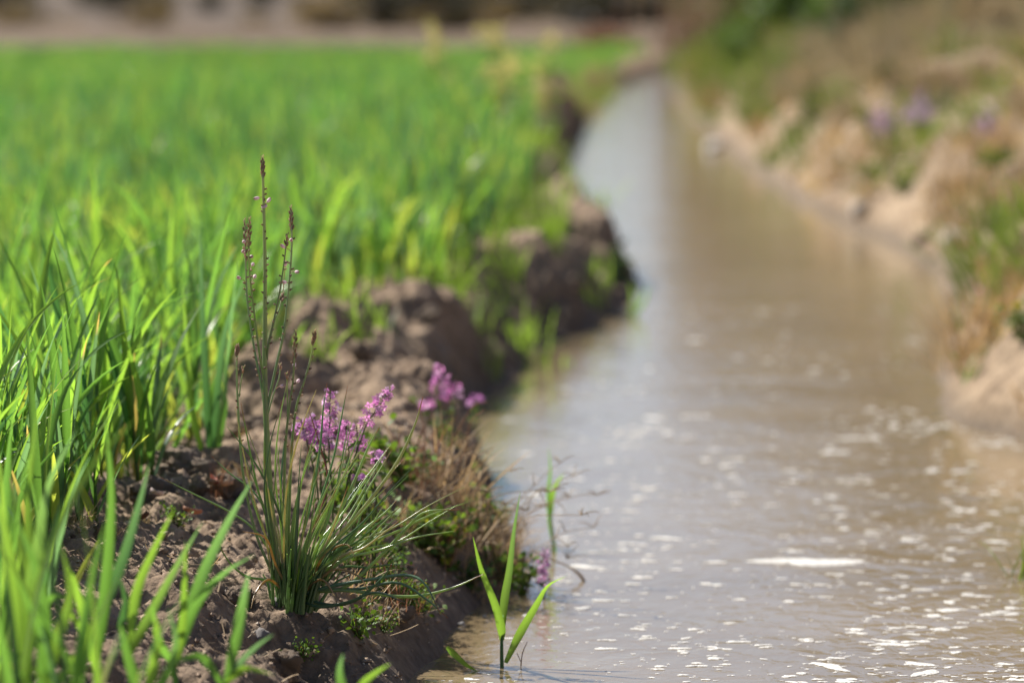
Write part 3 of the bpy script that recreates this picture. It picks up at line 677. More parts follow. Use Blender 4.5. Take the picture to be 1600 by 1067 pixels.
stock('blurred pale lilac flowers on the soil mound behind the purple spikes', 7.0, [([(640,640),(636,610),(630,590),(632,572)], 24), ([(640,640),(652,610),(650,590),(655,580)], 20)], LILAC, seed=7, wid=.012, size=.006)
stock('small pink flower spike over the water right of the reed shoot', px_w(850, 935)[1], [([(850,930),(851,915),(850,890),(850,860)], 60)], PINK, seed=8, wid=.010, leafn=5, size=.0045)

# ------------------------------------------------------------ weeds on the left bank
def weed_mb(seed, rad=.05, h=.05, n=110, c=(.07, .15, .025), ls=(.006, .012), dome=True, asp=.6):
    r = np.random.default_rng(seed); m = MB(); c = np.asarray(c)
    ns = 12
    for k in range(ns):
        a_ = r.uniform(0, 6.28); d = rad * r.uniform(.4, 1); e = np.array([d * math.cos(a_), d * math.sin(a_), h * r.uniform(.5, 1) * (1 - .4 * (d / rad) ** 2)])
        P = smooth_path([[0, 0, -.004], [e[0] * .4, e[1] * .4, e[2] * .7], e], 9); tube(m, P, np.linspace(.0009, .0004, 9), np.array([.13, .10, .04]), 4)
        q = n // ns; f = r.uniform(.15, 1, q); L = P[(f * 8).astype(int)] + r.normal(0, rad * .12, (q, 3)); L[:, 2] = np.maximum(L[:, 2], .002)
        leafy(m, L, r.uniform(*ls, q), c * r.uniform(.55, 1.5, (q, 1)) * np.array([1, 1, 1]) + (r.random((q, 1)) < .08) * np.array([.15, .08, 0]), seed * 50 + k, asp, .4)
    return m
def grass_mb(seed, n=40, h=.12, c=(.10, .2, .03), w=.0012, spread=.02, th=.5, bend=1.0, S=8, jit=.35):
    r = np.random.default_rng(seed); m = MB(); c = np.asarray(c)
    B = np.stack([r.normal(0, spread, n), r.normal(0, spread, n), np.full(n, -.005)], -1)
    P, s = grow(B, r.uniform(0, 6.28, n), r.uniform(0, th, n), r.uniform(0, bend, n), h * r.uniform(.5, 1.15, n), S, 1.6, r.uniform(-1, 1, n), r.uniform(-1.5, 1.5, n))
    ribbons(m, P, wheat_w(S)[None] * (w * r.uniform(.6, 1.3, n))[:, None], s, c * r.uniform(1 - jit, 1 + jit, (n, 1)), .2); return m
def wiry_mb(seed, h=.13, n=5):
    """sprawling dry stems ending in spreading finger-like heads"""
    r = np.random.default_rng(seed); m = MB(); c = np.array([.42, .32, .20])
    for k in range(n):
        a_ = r.uniform(-.9, .6); L = h * r.uniform(.6, 1.1); t = np.linspace(0, 1, 12); b = r.uniform(.3, 1.2)
        P = np.stack([L * np.sin(a_ + b * t) * t, r.uniform(-.4, .2) * L * t, L * t * np.cos(b * t * .8)], -1) + np.cumsum(r.normal(0, .0012, (12, 3)), 0)
        tube(m, P, np.linspace(.0007, .0004, 12), c * r.uniform(.7, 1.3), 5)
        for q in range(r.integers(3, 6)):
            d = r.normal(size=3); d[2] = abs(d[2]) * .4; d /= np.linalg.norm(d); l = r.uniform(.012, .026)
            tube(m, smooth_path([P[-1], P[-1] + d * l * .6 + [0, 0, .002], P[-1] + d * l], 6), np.linspace(.0007, .0003, 6), c * r.uniform(.6, 1.1), 4)
        for q in range(3):
            i0 = r.integers(3, 10); d = r.normal(size=3); d /= np.linalg.norm(d); tube(m, [P[i0], P[i0] + d * .012, P[i0] + d * .022 + [0, 0, -.004]], np.array([.0008, .0006, .0002]), c, 4)
    return m
def place(mesh, name, mat, p, rz=None, s=1.0, label=None, cat=None, group=None, tilt=0):
    if not mesh.materials: mesh.materials.append(mat)
    o = bpy.data.objects.new(name, mesh); col.objects.link(o); o.location = p; o.scale = (s, s, s)
    o.rotation_euler = (random.uniform(-tilt, tilt), random.uniform(-tilt, tilt), random.uniform(0, 6.28) if rz is None else rz)
    return tag(o, label, cat, group)
WG, WG2, WD = (.11, .20, .04), (.08, .16, .05), (.16, .14, .05)
weedm = [weed_mb(k, .05, .055, 150, WG) .mesh('leafy_weed') for k in range(4)] + [weed_mb(k, .045, .04, 150, WG2, (.005, .010)).mesh('leafy_weed') for k in range(4, 7)]
weed_px = [  # px, py of the base, scale, label
    (575,830,.9,'bright green clover-like weed under the low purple sprig'), (620,800,1.1,'bushy green weed at the crest of the bank behind the arching leaf'),
    (660,850,1.0,'dull green weed sprawling down the bank under the arching leaf'), (700,870,1.1,'dense low weed on the bank slope above the water'),
    (640,760,.9,'green weed on the bank just right of the purple flowers'), (735,905,1.0,'dark green weed at the foot of the bank left of the reed shoot'),
    (785,905,1.0,'low weed hanging over the water behind the reed shoot'), (820,925,.75,'small weed tuft at the water below the pink flower spike'),
    (560,905,.55,'small pale leafed weed just right of the rush tuft base'), (600,925,.6,'tiny glossy leafed weed among the drooping rush leaves'),
    (640,960,.5,'little weed with pale stones at its foot near the bank edge'), (620,890,.7,'rounded green weed in the middle of the shaded bank slope'),
    (750,850,1.0,'weed with mixed green and brown leaves beside the dry wiry stems'), (540,800,.8,'green weed behind the fan of rush leaves'),
    (275,830,.45,'tiny grey-green seedling patch on the dry soil below the clod'), (470,1055,.4,'tiny seedling in the dark soil at the bottom edge'),
    (600,990,.4,'tiny weed sprig on the dark wet bank face'), (700,820,.9,'green weed under the dry grass beside the channel')]
for k, (px, py, s, lb) in enumerate(weed_px):
    place(weedm[k % 7], 'leafy_weed', M_LEAF, ground_pt(px, py), s=s * 1.25, label=lb, cat='weed')
drym = [grass_mb(20 + k, 34, .09, (.42, .31, .18), .0011, .018, .9, 1.2).mesh('dry_grass_tuft') for k in range(4)]
redm = [grass_mb(30 + k, 16, .10, (.26, .13, .08), .0011, .015, .5, .9).mesh('dry_grass_tuft') for k in range(2)]
dry_px = [(670,800,1.0,'straw coloured dry grass tuft on the bank crest beside the green weeds', 0), (700,790,1.1,'pale dry grass with upright tips near the water behind the weeds', 0),
          (730,860,1.0,'tangled dry grass hanging down the bank towards the water', 0), (650,790,1.0,'reddish dry grass blades standing behind the green weeds', 1),
          (770,900,.9,'thin dry grass tuft at the water edge behind the reed shoot', 0), (690,880,.9,'brown dry grass in the shade of the bank slope', 1),
          (620,840,.8,'short dry grass between the green weeds on the slope', 0), (805,910,.7,'dry grass wisps at the outer tip of the weedy bank', 0),
          (650,960,.5,'small dry grass wisp on the dark wet bank face', 1), (345,780,.5,'few thin reddish dry blades on the dry soil near the clod', 1)]
for k, (px, py, s, lb, kd) in enumerate(dry_px):
    place((redm if kd else drym)[k % (2 if kd else 4)], 'dry_grass_tuft', M_DRY, ground_pt(px, py), s=s, label=lb, cat='dry grass')
wir = [wiry_mb(40 + k).mesh('wiry_grass') for k in range(3)]
for k, (px, py, s, rz, lb) in enumerate([(720,850,1.2,0,'wiry brown grass with star shaped seed heads against the water'), (760,880,1.0,.4,'wiry dry grass leaning over the water behind the reed shoot'),
        (800,905,1.0,-.2,'wiry dry stems with spread fingers reaching right over the water'), (650,830,.9,.2,'wiry brown stems on the weedy crest of the bank')]):
    place(wir[k % 3], 'wiry_grass', M_DRY, ground_pt(px, py), rz=rz, s=s, label=lb, cat='dry grass')
wr_ = np.random.default_rng(52)
for k in range(46):
    y = wr_.uniform(4.75, 6.4); x = float(XL(np.array([y]))[0]) - (wr_.uniform(.0, .12) if y > 5.0 else wr_.uniform(.03, .08)); z = hz(x, y)
    if k % 2: place(weedm[k % 7], 'leafy_weed', M_LEAF, (x, y, z - .002), s=wr_.uniform(.35, .8), label='low leafy weed tangled on the bank slope between rush tuft and water', cat='weed', group='low weeds on the near bank slope', tilt=.3)
    else: place((drym + redm)[k % 6], 'dry_grass_tuft', M_DRY, (x, y, z - .002), s=wr_.uniform(.4, .85), label='dry grass wisp tangled on the bank slope between rush tuft and water', cat='dry grass', group='dry wisps on the near bank slope', tilt=.5)
for k in range(14):
    y = wr_.uniform(4.6, 6.0); x = WB(y) + wr_.uniform(.0, .13); z = hz(x, y)
    place(drym[k % 4], 'dry_grass_tuft', M_DRY, (x, y, z - .002), s=wr_.uniform(.25, .5), label='short straw wisp on the crumbly bank top between crop and rush tuft', cat='dry grass', group='straw wisps on the near bank top', tilt=.7)
# arching dry stem over the water
p0 = ground_pt(810, 905); m = MB(); Yp = p0[1]
tube(m, smooth_path([p0, at(830, 868, Yp), at(862, 874, Yp), at(900, 892, Yp), at(920, 918, Yp), at(940, 938, Yp)], 20), np.array(list(np.linspace(.0012, .0009, 11)) + [.0014, .0019, .0021, .002, .0017, .0013, .001, .0006, .0003]), np.array([.42, .33, .20]), 6)
for q in [(905, 850), (875, 855), (920, 868), (888, 845)]:
    tube(m, smooth_path([at(886, 872, Yp), at((886 + q[0]) / 2, (872 + q[1]) / 2 - 2, Yp), at(q[0], q[1], Yp + .02)], 5), np.linspace(.0008, .0003, 5), np.array([.22, .17, .09]), 4)
tag(m.build('bent_straw', M_DRY, None, p0), 'pale dry stem arching over the water with a bent husk at its tip', 'dry stem')
# tall thin dry blades between the flowers and the water
p0 = ground_pt(655, 840); m = MB()
for q in [[(660,760),(664,690),(655,640),(630,618)], [(655,770),(640,700),(638,660)], [(660,770),(690,720),(735,640),(762,628)], [(665,770),(722,715),(735,660),(757,640)]]:
    tube(m, smooth_path([p0] + [at(a_, b_, p0[1] + .1) for a_, b_ in q], 16), np.linspace(.0009, .0004, 16), np.array([.32, .17, .09]), 5)
tag(m.build('russet_straw', M_DRY, None, p0), 'tall thin russet dry stems bending over the weeds beside the water', 'dry stem')

# ------------------------------------------------------------ grass tufts on the far left bank and the right bank
def scatter(meshes, name, mat, pts, smin, smax, label, cat, group, sink=.003):
    for (x, y) in pts:
        z = hz(x, y)
        if z < -.005: continue
        place(meshes[random.randrange(len(meshes))], name, mat, (x, y, z - sink), s=random.uniform(smin, smax), label=label, cat=cat, group=group, tilt=.15)
greenm = [grass_mb(60 + k, 16, .13, (.13, .20, .04), .0028, .02, .55, .9, 7).mesh('grass_tuft') for k in range(4)]
for px, py, s, lb in [(795,505,.9,'tall bright grass tuft on the bank where the crop meets the shaded notch'), (740,530,.9,'blurred green grass on the mound beside the dark cleft'), (845,470,.9,'green grass blades leaning over the jutting dark bank'),
        (770,600,.7,'short green grass at the foot of the dark mound'), (860,420,.8,'grass tuft at the top of the jutting bank'), (700,480,.9,'yellowish grass tuft at the rim of the crop behind the mound')]:
    place(greenm[random.randrange(4)], 'grass_tuft', M_WHEAT, ground_pt(px, py), s=s * .9, label=lb, cat='grass')
pts = [(WB(y) + random.uniform(-.03, .24), y) for y in np.random.default_rng(14).uniform(8.4, 16, 40)] + [(WB(y) + random.uniform(-.03, .12), y) for y in np.random.default_rng(13).uniform(6.6, 10.5, 26)] + [(WB(y) + random.uniform(-.03, .10), y) for y in np.random.default_rng(3).uniform(8.6, 26, 48)]
scatter(greenm, 'grass_tuft', M_WHEAT, pts, .5, 1.1, 'blurred green grass tuft on the far left bank between crop and water', 'grass', 'grass tufts on the far left bank')
pts = [(WB(y) + random.uniform(-.05, .12), y) for y in np.random.default_rng(4).uniform(8.6, 24, 26)]
scatter([grass_mb(70 + k, 40, .12, (.36, .27, .15), .002, .02, .8, 1.1, 6).mesh('dry_grass_tuft') for k in range(3)], 'dry_grass_tuft', M_DRY, pts, .7, 1.2, 'blurred pale dry grass on the far left bank between crop and water', 'dry grass', 'dry tufts on the far left bank')
# dark sprig beside the water
p0 = ground_pt(965, 450, .05); m = weed_mb(90, .05, .16, 120, (.035, .075, .04), (.016, .03))
place(m.mesh('water_shrub'), 'water_shrub', M_LEAF, (p0[0], p0[1], p0[2]), s=.75, label='small dark green shrub sprig leaning over the channel at the jutting bank', cat='shrub')

# yellow-flowered mustard in the crop
def mustard(px, ptop, Y, label, seed):
    r = np.random.default_rng(seed); b = at(px, 533, Y); org = np.array([b[0], Y, hz(b[0], Y)]); top = at(px, ptop, Y); h = top[2] - org[2]
    root = empty('yellow_mustard', org, label, 'wildflower', None); m = MB(); tips = []
    P = smooth_path([[0, 0, 0], [.01, 0, h * .5], [top[0] - org[0], 0, h]], 12); tube(m, P, np.linspace(.004, .0015, 12), np.array([.12, .2, .04]), 6); tips.append((P[-1], 1))
    for k in range(6):
        i0 = r.integers(4, 10); a_ = r.uniform(0, 6.28); l = h * r.uniform(.15, .3); e = P[i0] + np.array([math.cos(a_) * l * .5, math.sin(a_) * l * .5, l]); tube(m, smooth_path([P[i0], P[i0] + (e - P[i0]) * [.7, .7, .4], e], 6), np.linspace(.002, .001, 6), np.array([.12, .2, .04]), 5); tips.append((e, .8))
    m.build('stem', M_LEAF, root); m = MB(); lp_ = P[r.integers(1, 9, 30)] + r.normal(0, .015, (30, 3)); leafy(m, lp_, r.uniform(.03, .07, 30), np.array([.10, .19, .04]) * r.uniform(.7, 1.3, (30, 1)), seed, .35); m.build('foliage', M_LEAF, root)
    for e, s in tips:
        m = MB()
        for q in range(26):
            c = e + np.array([r.normal(0, .012), r.normal(0, .012), -abs(r.normal(0, .035)) + .01]) * s; floret(m, c, .009 * s, np.array([.70, .68, .22]), r)
        m.build('flower_head', M_PETAL, root)
mustard(768, 48, 13.5, 'tallest yellow flowering mustard standing in the far green crop', 1); mustard(680, 55, 14.0, 'thin yellow mustard at the left of the three in the far crop', 2)
mustard(857, 58, 14.5, 'yellow mustard nearest the channel in the far crop', 3); mustard(788, 108, 12.5, 'low yellow mustard close beside the tallest one', 4)

# right bank
rr_ = np.random.default_rng(31)
def rpts(n, y0, y1, r0, r1, pw=1.0, nz=None):
    out = []
    while len(out) < n:
        y = y0 + (y1 - y0) * rr_.random() ** 1.0; s = r0 + (r1 - r0) * rr_.random() ** pw; x = float(XR(np.array([y]))[0]) + s
        if nz is not None and fbm(np.array([x * 1.6]), np.array([y * .9]), 2, nz)[0] < rr_.normal(.0, .12): continue
        out.append((x, y))
    return out
rgreen = [grass_mb(110 + k, 34, .14, (.11, .165, .05), .003, .03, .7, 1.0, 6).mesh('grass_tuft') for k in range(3)]
rdry = [grass_mb(120 + k, 60, .15, (.34, .245, .14), .0024, .035, .9, 1.1, 6).mesh('dry_grass_tuft') for k in range(4)]
rleaf = [weed_mb(130 + k, .08, .09, 160, (.095, .14, .055), (.012, .025)).mesh('leafy_weed') for k in range(3)]
scatter(rgreen, 'grass_tuft', M_LEAF, rpts(150, 7.2, 24, .05, 1.1, 1, 81), .6, 1.5, 'blurred green grass tuft on the sandy right bank', 'grass', 'green tufts on the sandy right bank')
scatter(rdry, 'dry_grass_tuft', M_DRY, rpts(290, 7.2, 24, .04, 1.2, 1, 84), .5, 1.3, 'blurred straw-brown grass tuft on the sandy right bank', 'dry grass', 'dry tufts on the sandy right bank')
scatter(rgreen, 'grass_tuft', M_LEAF, rpts(60, 17, 26, .02, .35), .9, 1.7, 'blurred green grass tuft hanging over the far water of the right bank', 'grass', 'green tufts over the far water')
scatter(rleaf, 'leafy_weed', M_LEAF, rpts(30, 7.4, 11.5, .08, 1.0, 1, 87) + rpts(80, 11.5, 24, .08, 1.2, 1, 88), .5, 1.2, 'blurred leafy weed growing on the sandy right bank', 'weed', 'leafy weeds on the sandy right bank')
brush = [grass_mb(140 + k, 130, .26, (.27, .225, .14), .003, .07, .9, .9, 6).mesh('dry_brush') for k in range(3)]
scatter(brush, 'dry_brush', M_DRY, rpts(60, 13.5, 19.5, .22, 1.0), .6, 1.05, 'blurred brown dry brush on the upper slope of the right bank', 'dry brush', 'dry brush on the upper right bank')
for k, (px, py, Y, lb) in enumerate([(1380,200,13.0,'blurred pinkish flower clump at the left of those on the upper right bank'), (1437,180,12.8,'tall blurred lilac flower spike on the upper right bank'), (1545,195,12.3,'blurred lilac flowers near the right edge, high on the bank'),
        (1535,500,9.0,'blurred pale pink flowers low on the right bank above the water'), (1597,540,8.2,'blurred magenta flower at the right edge above the water')]):
    x_ = at(px, py, Y)[0]; gz = hz(x_, Y); tp = (CAMZ - gz) / Y * FPX - 90
    stock(lb, Y, [([(px, tp), (px, (tp + py) / 2), (px + 3, py), (px + 2, py - 45 * 13 / Y / 1.3)], 50), ([(px, tp), (px - 8, (tp + py) / 2), (px - 12, py + 10), (px - 14, py - 20)], 30), ([(px, tp), (px + 8, (tp + py) / 2), (px + 12, py + 10), (px + 16, py - 15)], 30)],
          LILAC if Y > 9 else MAG, seed=50 + k, wid=.02, size=.010, step=.006)
# little plant at the right edge in the water
p0 = onz(1592, 905, 0); m = MB(); g = grass_mb(150, 16, .10, (.10, .16, .04), .0018, .008, .6, 1.2)
place(g.mesh('water_plant'), 'water_plant', M_LEAF, p0, s=.75, label='small green plant growing in the water at the right edge', cat='plant')
scatter(rdry, 'dry_grass_tuft', M_DRY, [(.80, 6.75), (.84, 6.95), (.86, 7.1)], .5, .7, 'dry grass overhanging the near water at the right edge', 'dry grass', 'dry grass at the near right edge')

# ------------------------------------------------------------ clods, stones, dead leaves, crumbs
def rock(seed, rough=.35, n=3, flat=.7, colr=(.3, .23, .17), jag=.12):
    import bmesh
    bm = bmesh.new(); bmesh.ops.create_icosphere(bm, subdivisions=n, radius=1)
    for v in bm.verts:
        p = v.co.copy(); d = 1 + rough * mnoise.noise(p * 1.3 + Vector((seed * 7.1, 0, 0))) * 1.2 + jag * (abs(mnoise.noise(p * 4 + Vector((seed, 3, 0)))) * 2 - .5) + .04 * mnoise.noise(p * 11 + Vector((seed, 5, 1)))
        v.co = Vector((p.x * d, p.y * d * .85, p.z * d * flat))
    me = bpy.data.meshes.new('soil_clod'); bm.to_mesh(me); bm.free()
    for p in me.polygons: p.use_smooth = True
    a = me.color_attributes.new('Col', 'FLOAT_COLOR', 'POINT'); a.data.foreach_set('color', np.tile(np.array([*colr, 1], np.float32), len(me.vertices)))
    return me
clods = [rock(k, .5, 4, .7, (.30, .225, .165), .28) for k in range(6)]
for me in clods: me.materials.append(M_CLOD)
for px, py, s, lb in [(285,748,.040,'large dark rimmed clod of dry soil on top of the bank'), (245,770,.028,'rounded clod just left of the largest clod'), (348,770,.026,'clod of dry soil between the largest clod and the rush tuft'),
        (310,790,.013,'small clod in front of the largest clod'), (375,745,.018,'clod behind the rush tuft on the dry bank'), (225,790,.014,'small clod at the foot of the wheat on the bank top')]:
    p = ground_pt(px, py, .14); place(clods[random.randrange(6)], 'soil_clod', M_CLOD, p + [0, 0, s * .25], s=s, label=lb, cat='soil clod')
cl = []; cr_ = np.random.default_rng(41)
while len(cl) < 230:
    y = 4.1 + 20 * cr_.random() ** 1.6; s = cr_.uniform(.02, .45); x = float(XL(np.array([y]))[0]) - s
    if x < WB(y) - .05: continue
    cl.append((x, y))
for (x, y) in cl:
    s = .004 + .012 * random.random() ** 2.2 * (1 + .09 * y)
    place(clods[random.randrange(6)], 'soil_clod', M_CLOD, (x, y, hz(x, y) + s * .15), s=s, label='small rough clod of soil lying on the left bank', cat='soil clod', group='small soil clods on the left bank', tilt=.6)
for (x, y) in rpts(110, 7.5, 20, .0, .7):
    s = random.uniform(.008, .03); place(clods[random.randrange(6)], 'soil_clod', M_CLOD, (x, y, hz(x, y) + s * .1), s=s, label='blurred soil clod lying on the sandy right bank', cat='soil clod', group='soil clods on the right bank', tilt=.5)
wst = rock(50, .3, 3, .7, (.62, .58, .54)); wst.name = 'pale_stone'; wst.materials.append(M_STONE); gst = rock(51, .3, 3, .6, (.30, .27, .25)); gst.name = 'pale_stone'; gst.materials.append(M_STONE)
for px, py, s, me, lb in [(1490,386,.035,wst,'bright pale stone in a dark hollow at the foot of the right bank'), (1345,352,.032,wst,'pale stone at the water edge left of the dark hollow'), (1115,235,.04,wst,'small glinting pale stone in the far water'),
        (405,1000,.013,gst,'grey pebble stuck in the shaded bank below the rush tuft'), (428,985,.010,gst,'smaller grey pebble on the shaded bank below the rush tuft'), (595,945,.006,wst,'tiny pale pebble under the drooping rush leaf'), (606,955,.005,wst,'tiny pale pebble at the foot of the little weed'), (722,976,.0045,wst,'tiny white petal-like pebble in the water at the bank foot')]:
    p = ground_pt(px, py, .05); place(me, 'pale_stone', M_STONE, p + [0, 0, s * .3], s=s, label=lb, cat='stone', tilt=.4)
# dead leaves on the soil
def dead_leaf(px, py, L, wd, az, c, lb, curl=.6):
    p = ground_pt(px, py, .14); S = 9; t = np.linspace(0, 1, S); m = MB(); nW = 5
    x = (t - .5) * L; prof = np.sin(np.pi * np.clip(t * .94 + .03, 0, 1)) ** .7 * wd / 2; V = []
    for k in range(S):
        for j in np.linspace(-1, 1, nW): V.append([x[k], j * prof[k], abs(j) ** 2 * wd * curl * .5 + (t[k] - .5) ** 2 * L * curl + .002])
    i = np.arange(S * nW).reshape(S, nW); Q = np.stack([i[:-1, :-1], i[:-1, 1:], i[1:, 1:], i[1:, :-1]], -1).reshape(-1, 4); m.add(V, Q, c)
    o = m.build('dead_leaf', M_DRY, None, (0, 0, 0)); o.location = p + [0, -.01, .012]; o.scale = (1.25, 1.25, 1.25); o.rotation_euler = (R(-25), random.uniform(-.3, .3), az); sol = o.modifiers.new('thick', 'SOLIDIFY'); sol.thickness = .0004
    return tag(o, lb, 'dead leaf')
dead_leaf(246,768,.024,.011,.5,np.array([.50,.44,.38]),'pale curled dead leaf with a brown inside on the dry soil')
dead_leaf(262,775,.022,.008,.9,np.array([.58,.50,.45]),'narrow whitish dead leaf lying below the pale curled one')
dead_leaf(243,790,.013,.010,-.3,np.array([.55,.46,.45]),'small pinkish white dead leaf on the dry soil')
dead_leaf(345,792,.024,.012,.2,np.array([.42,.30,.22]),'tan dead leaf flake beside the rush tuft')
dead_leaf(290,760,.026,.009,1.2,np.array([.28,.10,.06]),'reddish brown dead leaf leaning on the largest clod')
dead_leaf(340,770,.024,.006,1.9,np.array([.35,.08,.04]),'thin red dead leaf standing near the tan leaf flake')
dead_leaf(230,835,.016,.012,1.0,np.array([.16,.07,.04]),'dark brown dead leaf below the crumbly soil')
dead_leaf(300,808,.018,.010,.1,np.array([.38,.20,.13]),'rusty dead leaf in the crumbly soil')
# soil crumbs: uncountable grit
def chunk_mass():
    r = np.random.default_rng(18); m = MB(); shp = []
    for k in range(8):
        me = rock(200 + k, .6, 2, .75, jag=.35); v = np.zeros(len(me.vertices) * 3); me.vertices.foreach_get('co', v); f = np.zeros(len(me.polygons) * 3, int); me.polygons.foreach_get('vertices', f); shp.append((v.reshape(-1, 3), f.reshape(-1, 3))); bpy.data.meshes.remove(me)
    n = 0
    while n < 2600:
        y = 4.0 + 8 * r.random() ** 1.7; s_ = r.uniform(.03, .5); x = float(XL(np.array([y]))[0]) - s_; n += 1
        if x < WB(y) - .06 or fbm(np.array([x * 9]), np.array([y * 7]), 2, 120)[0] < r.normal(0, .25): continue
        s = .0016 + .0065 * r.random() ** 3; v, f = shp[r.integers(8)]; a_ = r.uniform(0, 6.28); c_, q_ = math.cos(a_), math.sin(a_)
        v = (v * r.uniform(.6, 1.2, 3) * s) @ np.array([[c_, q_, 0], [-q_, c_, 0], [0, 0, 1]]); m.add(v + [x, y, hz(x, y) + s * .3], None, np.array([.33, .245, .175]) * r.uniform(.6, 1.25), f)
    tag(m.build('soil_chunks', M_CLOD, None, (-.2, 5, .1)), 'countless small angular chunks of loose soil on the left bank', 'soil crumbs', kind='stuff')
chunk_mass()
def crumbs():
    r = np.random.default_rng(8); m = MB(); N = 9000
    y = 4.0 + 5.5 * r.random(N) ** 1.3; x = XL(y) - r.uniform(.01, .5, N); k = x > WB(y) - .08; x, y = x[k], y[k]; z = HT(x, y); N = len(x)
    s = .0008 + .0035 * r.random(N) ** 3; O = np.array([[1, 0, 0], [-1, 0, 0], [0, 1, 0], [0, -1, 0], [0, 0, 1], [0, 0, -1]], float)
    V = np.stack([x, y, z + s * .3], -1)[:, None, :] + O[None] * s[:, None, None] * r.uniform(.6, 1.3, (N, 6, 1))
    F = np.array([[0, 2, 4], [2, 1, 4], [1, 3, 4], [3, 0, 4], [2, 0, 5], [1, 2, 5], [3, 1, 5], [0, 3, 5]])
    T = (np.arange(N)[:, None, None] * 6 + F[None]).reshape(-1, 3); c = np.array([.30, .22, .16]) * r.uniform(.5, 1.4, (N, 1)); c[r.random(N) < .06] = [.5, .42, .34]
    m.add(V.reshape(-1, 3), None, np.repeat(c, 6, 0), T); o = m.build('soil_crumbs', M_CLOD, None, (-.2, 5, .1), smooth=False); tag(o, 'loose crumbs and grit scattered over the left bank', 'soil crumbs', kind='stuff')
    # litter of straw bits and small leaves
    m = MB(); N = 1500; y = 4.4 + 3.6 * r.random(N); x = XL(y) - r.uniform(.02, .45, N); k = x > WB(y) - .1; x, y = x[k], y[k]; N = len(x)
    P, s_ = grow(np.stack([x, y, HT(x, y) + .002], -1), r.uniform(0, 6.28, N), r.uniform(1.1, 1.6, N), r.uniform(-.3, .5, N), r.uniform(.008, .035, N), 4)
    ribbons(m, P, np.full((N, 4), .0006) * r.uniform(.6, 2.2, (N, 1)), s_, np.array([.34, .25, .15]) * r.uniform(.4, 1.4, (N, 1))); o = m.build('straw_litter', M_DRY, None, (-.2, 5, .1)); tag(o, 'fine dry straw bits scattered on the left bank soil', 'litter', kind='stuff')
    # sparse herbage covering the right bank
    m = MB(); N = 30000; y = r.uniform(7, 25, N); sx = r.uniform(.03, 1.8, N); x = XR(y) + sx; k = fbm(x * 2.0, y * 1.1, 3, 90) > r.normal(.08 - .25 * sst(.5, 1.1, sx), .10); x, y = x[k], y[k]; N = len(x)
    P, s_ = grow(np.stack([x, y, HT(x, y) - .002], -1), r.uniform(0, 6.28, N), r.uniform(.1, 1.0, N), r.uniform(0, .9, N), r.uniform(.03, .09, N), 4)
    g = fbm(x * 1.3, y * .8, 2, 93) > r.normal(.05, .15, N); c = np.where(g[:, None], np.array([.10, .18, .04]), np.array([.33, .24, .14])) * r.uniform(.6, 1.3, (N, 1))
    ribbons(m, P, wheat_w(4)[None] * r.uniform(.002, .005, (N, 1)), s_, c); o = m.build('bank_herbage', M_LEAF, None, (1.5, 14, .3)); tag(o, 'sparse green and straw coloured herbage covering the right bank', 'ground cover', kind='stuff')
crumbs()

# ------------------------------------------------------------ foam on the water
def foam_mesh(seed, big=False):
    r = np.random.default_rng(seed); n = 22 if not big else 60; an = np.linspace(0, 2 * np.pi, n, endpoint=False)
    ph = r.uniform(0, 6.28, 6); am = np.array([0, .12, .26, .17, .12, .08]) * (1.3 if not big else .8)
    rad = 1 + sum(am[k] * np.sin(k * an + ph[k]) for k in range(1, 6)); asp = r.uniform(.55, 1)
    V = [[0, 0, .06]]; Q = []; T = []
    for q, (f, z) in enumerate([(.55, .05), (.88, .03), (1, -.02)]):
        for a_, rd in zip(an, rad): V.append([math.cos(a_) * rd * f * (1 + r.normal(0, .03)), math.sin(a_) * rd * f * asp, z * (1 + r.normal(0, .15))])
    for j in range(n): T.append([0, 1 + j, 1 + (j + 1) % n])
    for q in range(2):
        for j in range(n): a_ = 1 + q * n + j; b_ = 1 + q * n + (j + 1) % n; Q.append([a_, a_ + n, b_ + n, b_])
    return np.array(V), np.array(Q), np.array(T)
FM = []
for k in range(10):
    V, Q, T = foam_mesh(k); me = raw_mesh('foam_fleck', V, Q, None, T); me.materials.append(M_FOAM); FM.append((me, V, Q, T))
fr = np.random.default_rng(71); fl = []
while len(fl) < 1200:
    py = 1100 - 620 * fr.random() ** 1.15; px = fr.uniform(690, 1700); p = onz(px, py, 0)
    if not (XL(p[1]) + .06 < p[0] < XR(p[1]) - .04): continue
    dn = fbm(np.array([p[0] * 3.2]), np.array([p[1] * 1.7]), 3, 95)[0] + .10 * (px - 1050) / 500
    if dn < fr.normal(-.08, .25): continue
    s = .0022 + .0062 * fr.random() ** 2.6 + (fr.random() < .02) * fr.uniform(.005, .010)
    fl.append((s / p[1], p[0], p[1], s))
fl.sort(reverse=True)
for (_, x, y, s) in fl[:299]:
    me = FM[fr.integers(10)][0]; o = bpy.data.objects.new('foam_fleck', me); col.objects.link(o); o.location = (x, y, .0006); o.scale = (s * fr.uniform(1, 1.7), s * fr.uniform(.7, 1.3), min(s, .009)); o.rotation_euler = (0, 0, fr.uniform(-.5, .5))
    tag(o, 'small white fleck of foam floating on the muddy water', 'foam', 'foam flecks on the water')
mb = MB()
for (_, x, y, s) in fl[299:]:
    me, V, Q, T = FM[fr.integers(10)]; mb.add(V * [s * 1.3, s, s] + [x, y, .0006], Q, (1, 1, 1), T)
fr2 = np.random.default_rng(72)
for k in range(900):
    p = onz(fr2.uniform(690, 1650), 1090 - 560 * fr2.random() ** 1.1, 0)
    if not (XL(p[1]) + .03 < p[0] < XR(p[1]) - .02): continue
    me, V, Q, T = FM[fr2.integers(10)]; s = fr2.uniform(.0008, .0025); mb.add(V * [s, s, s] + [p[0], p[1], .0004], Q, (1, 1, 1), T)
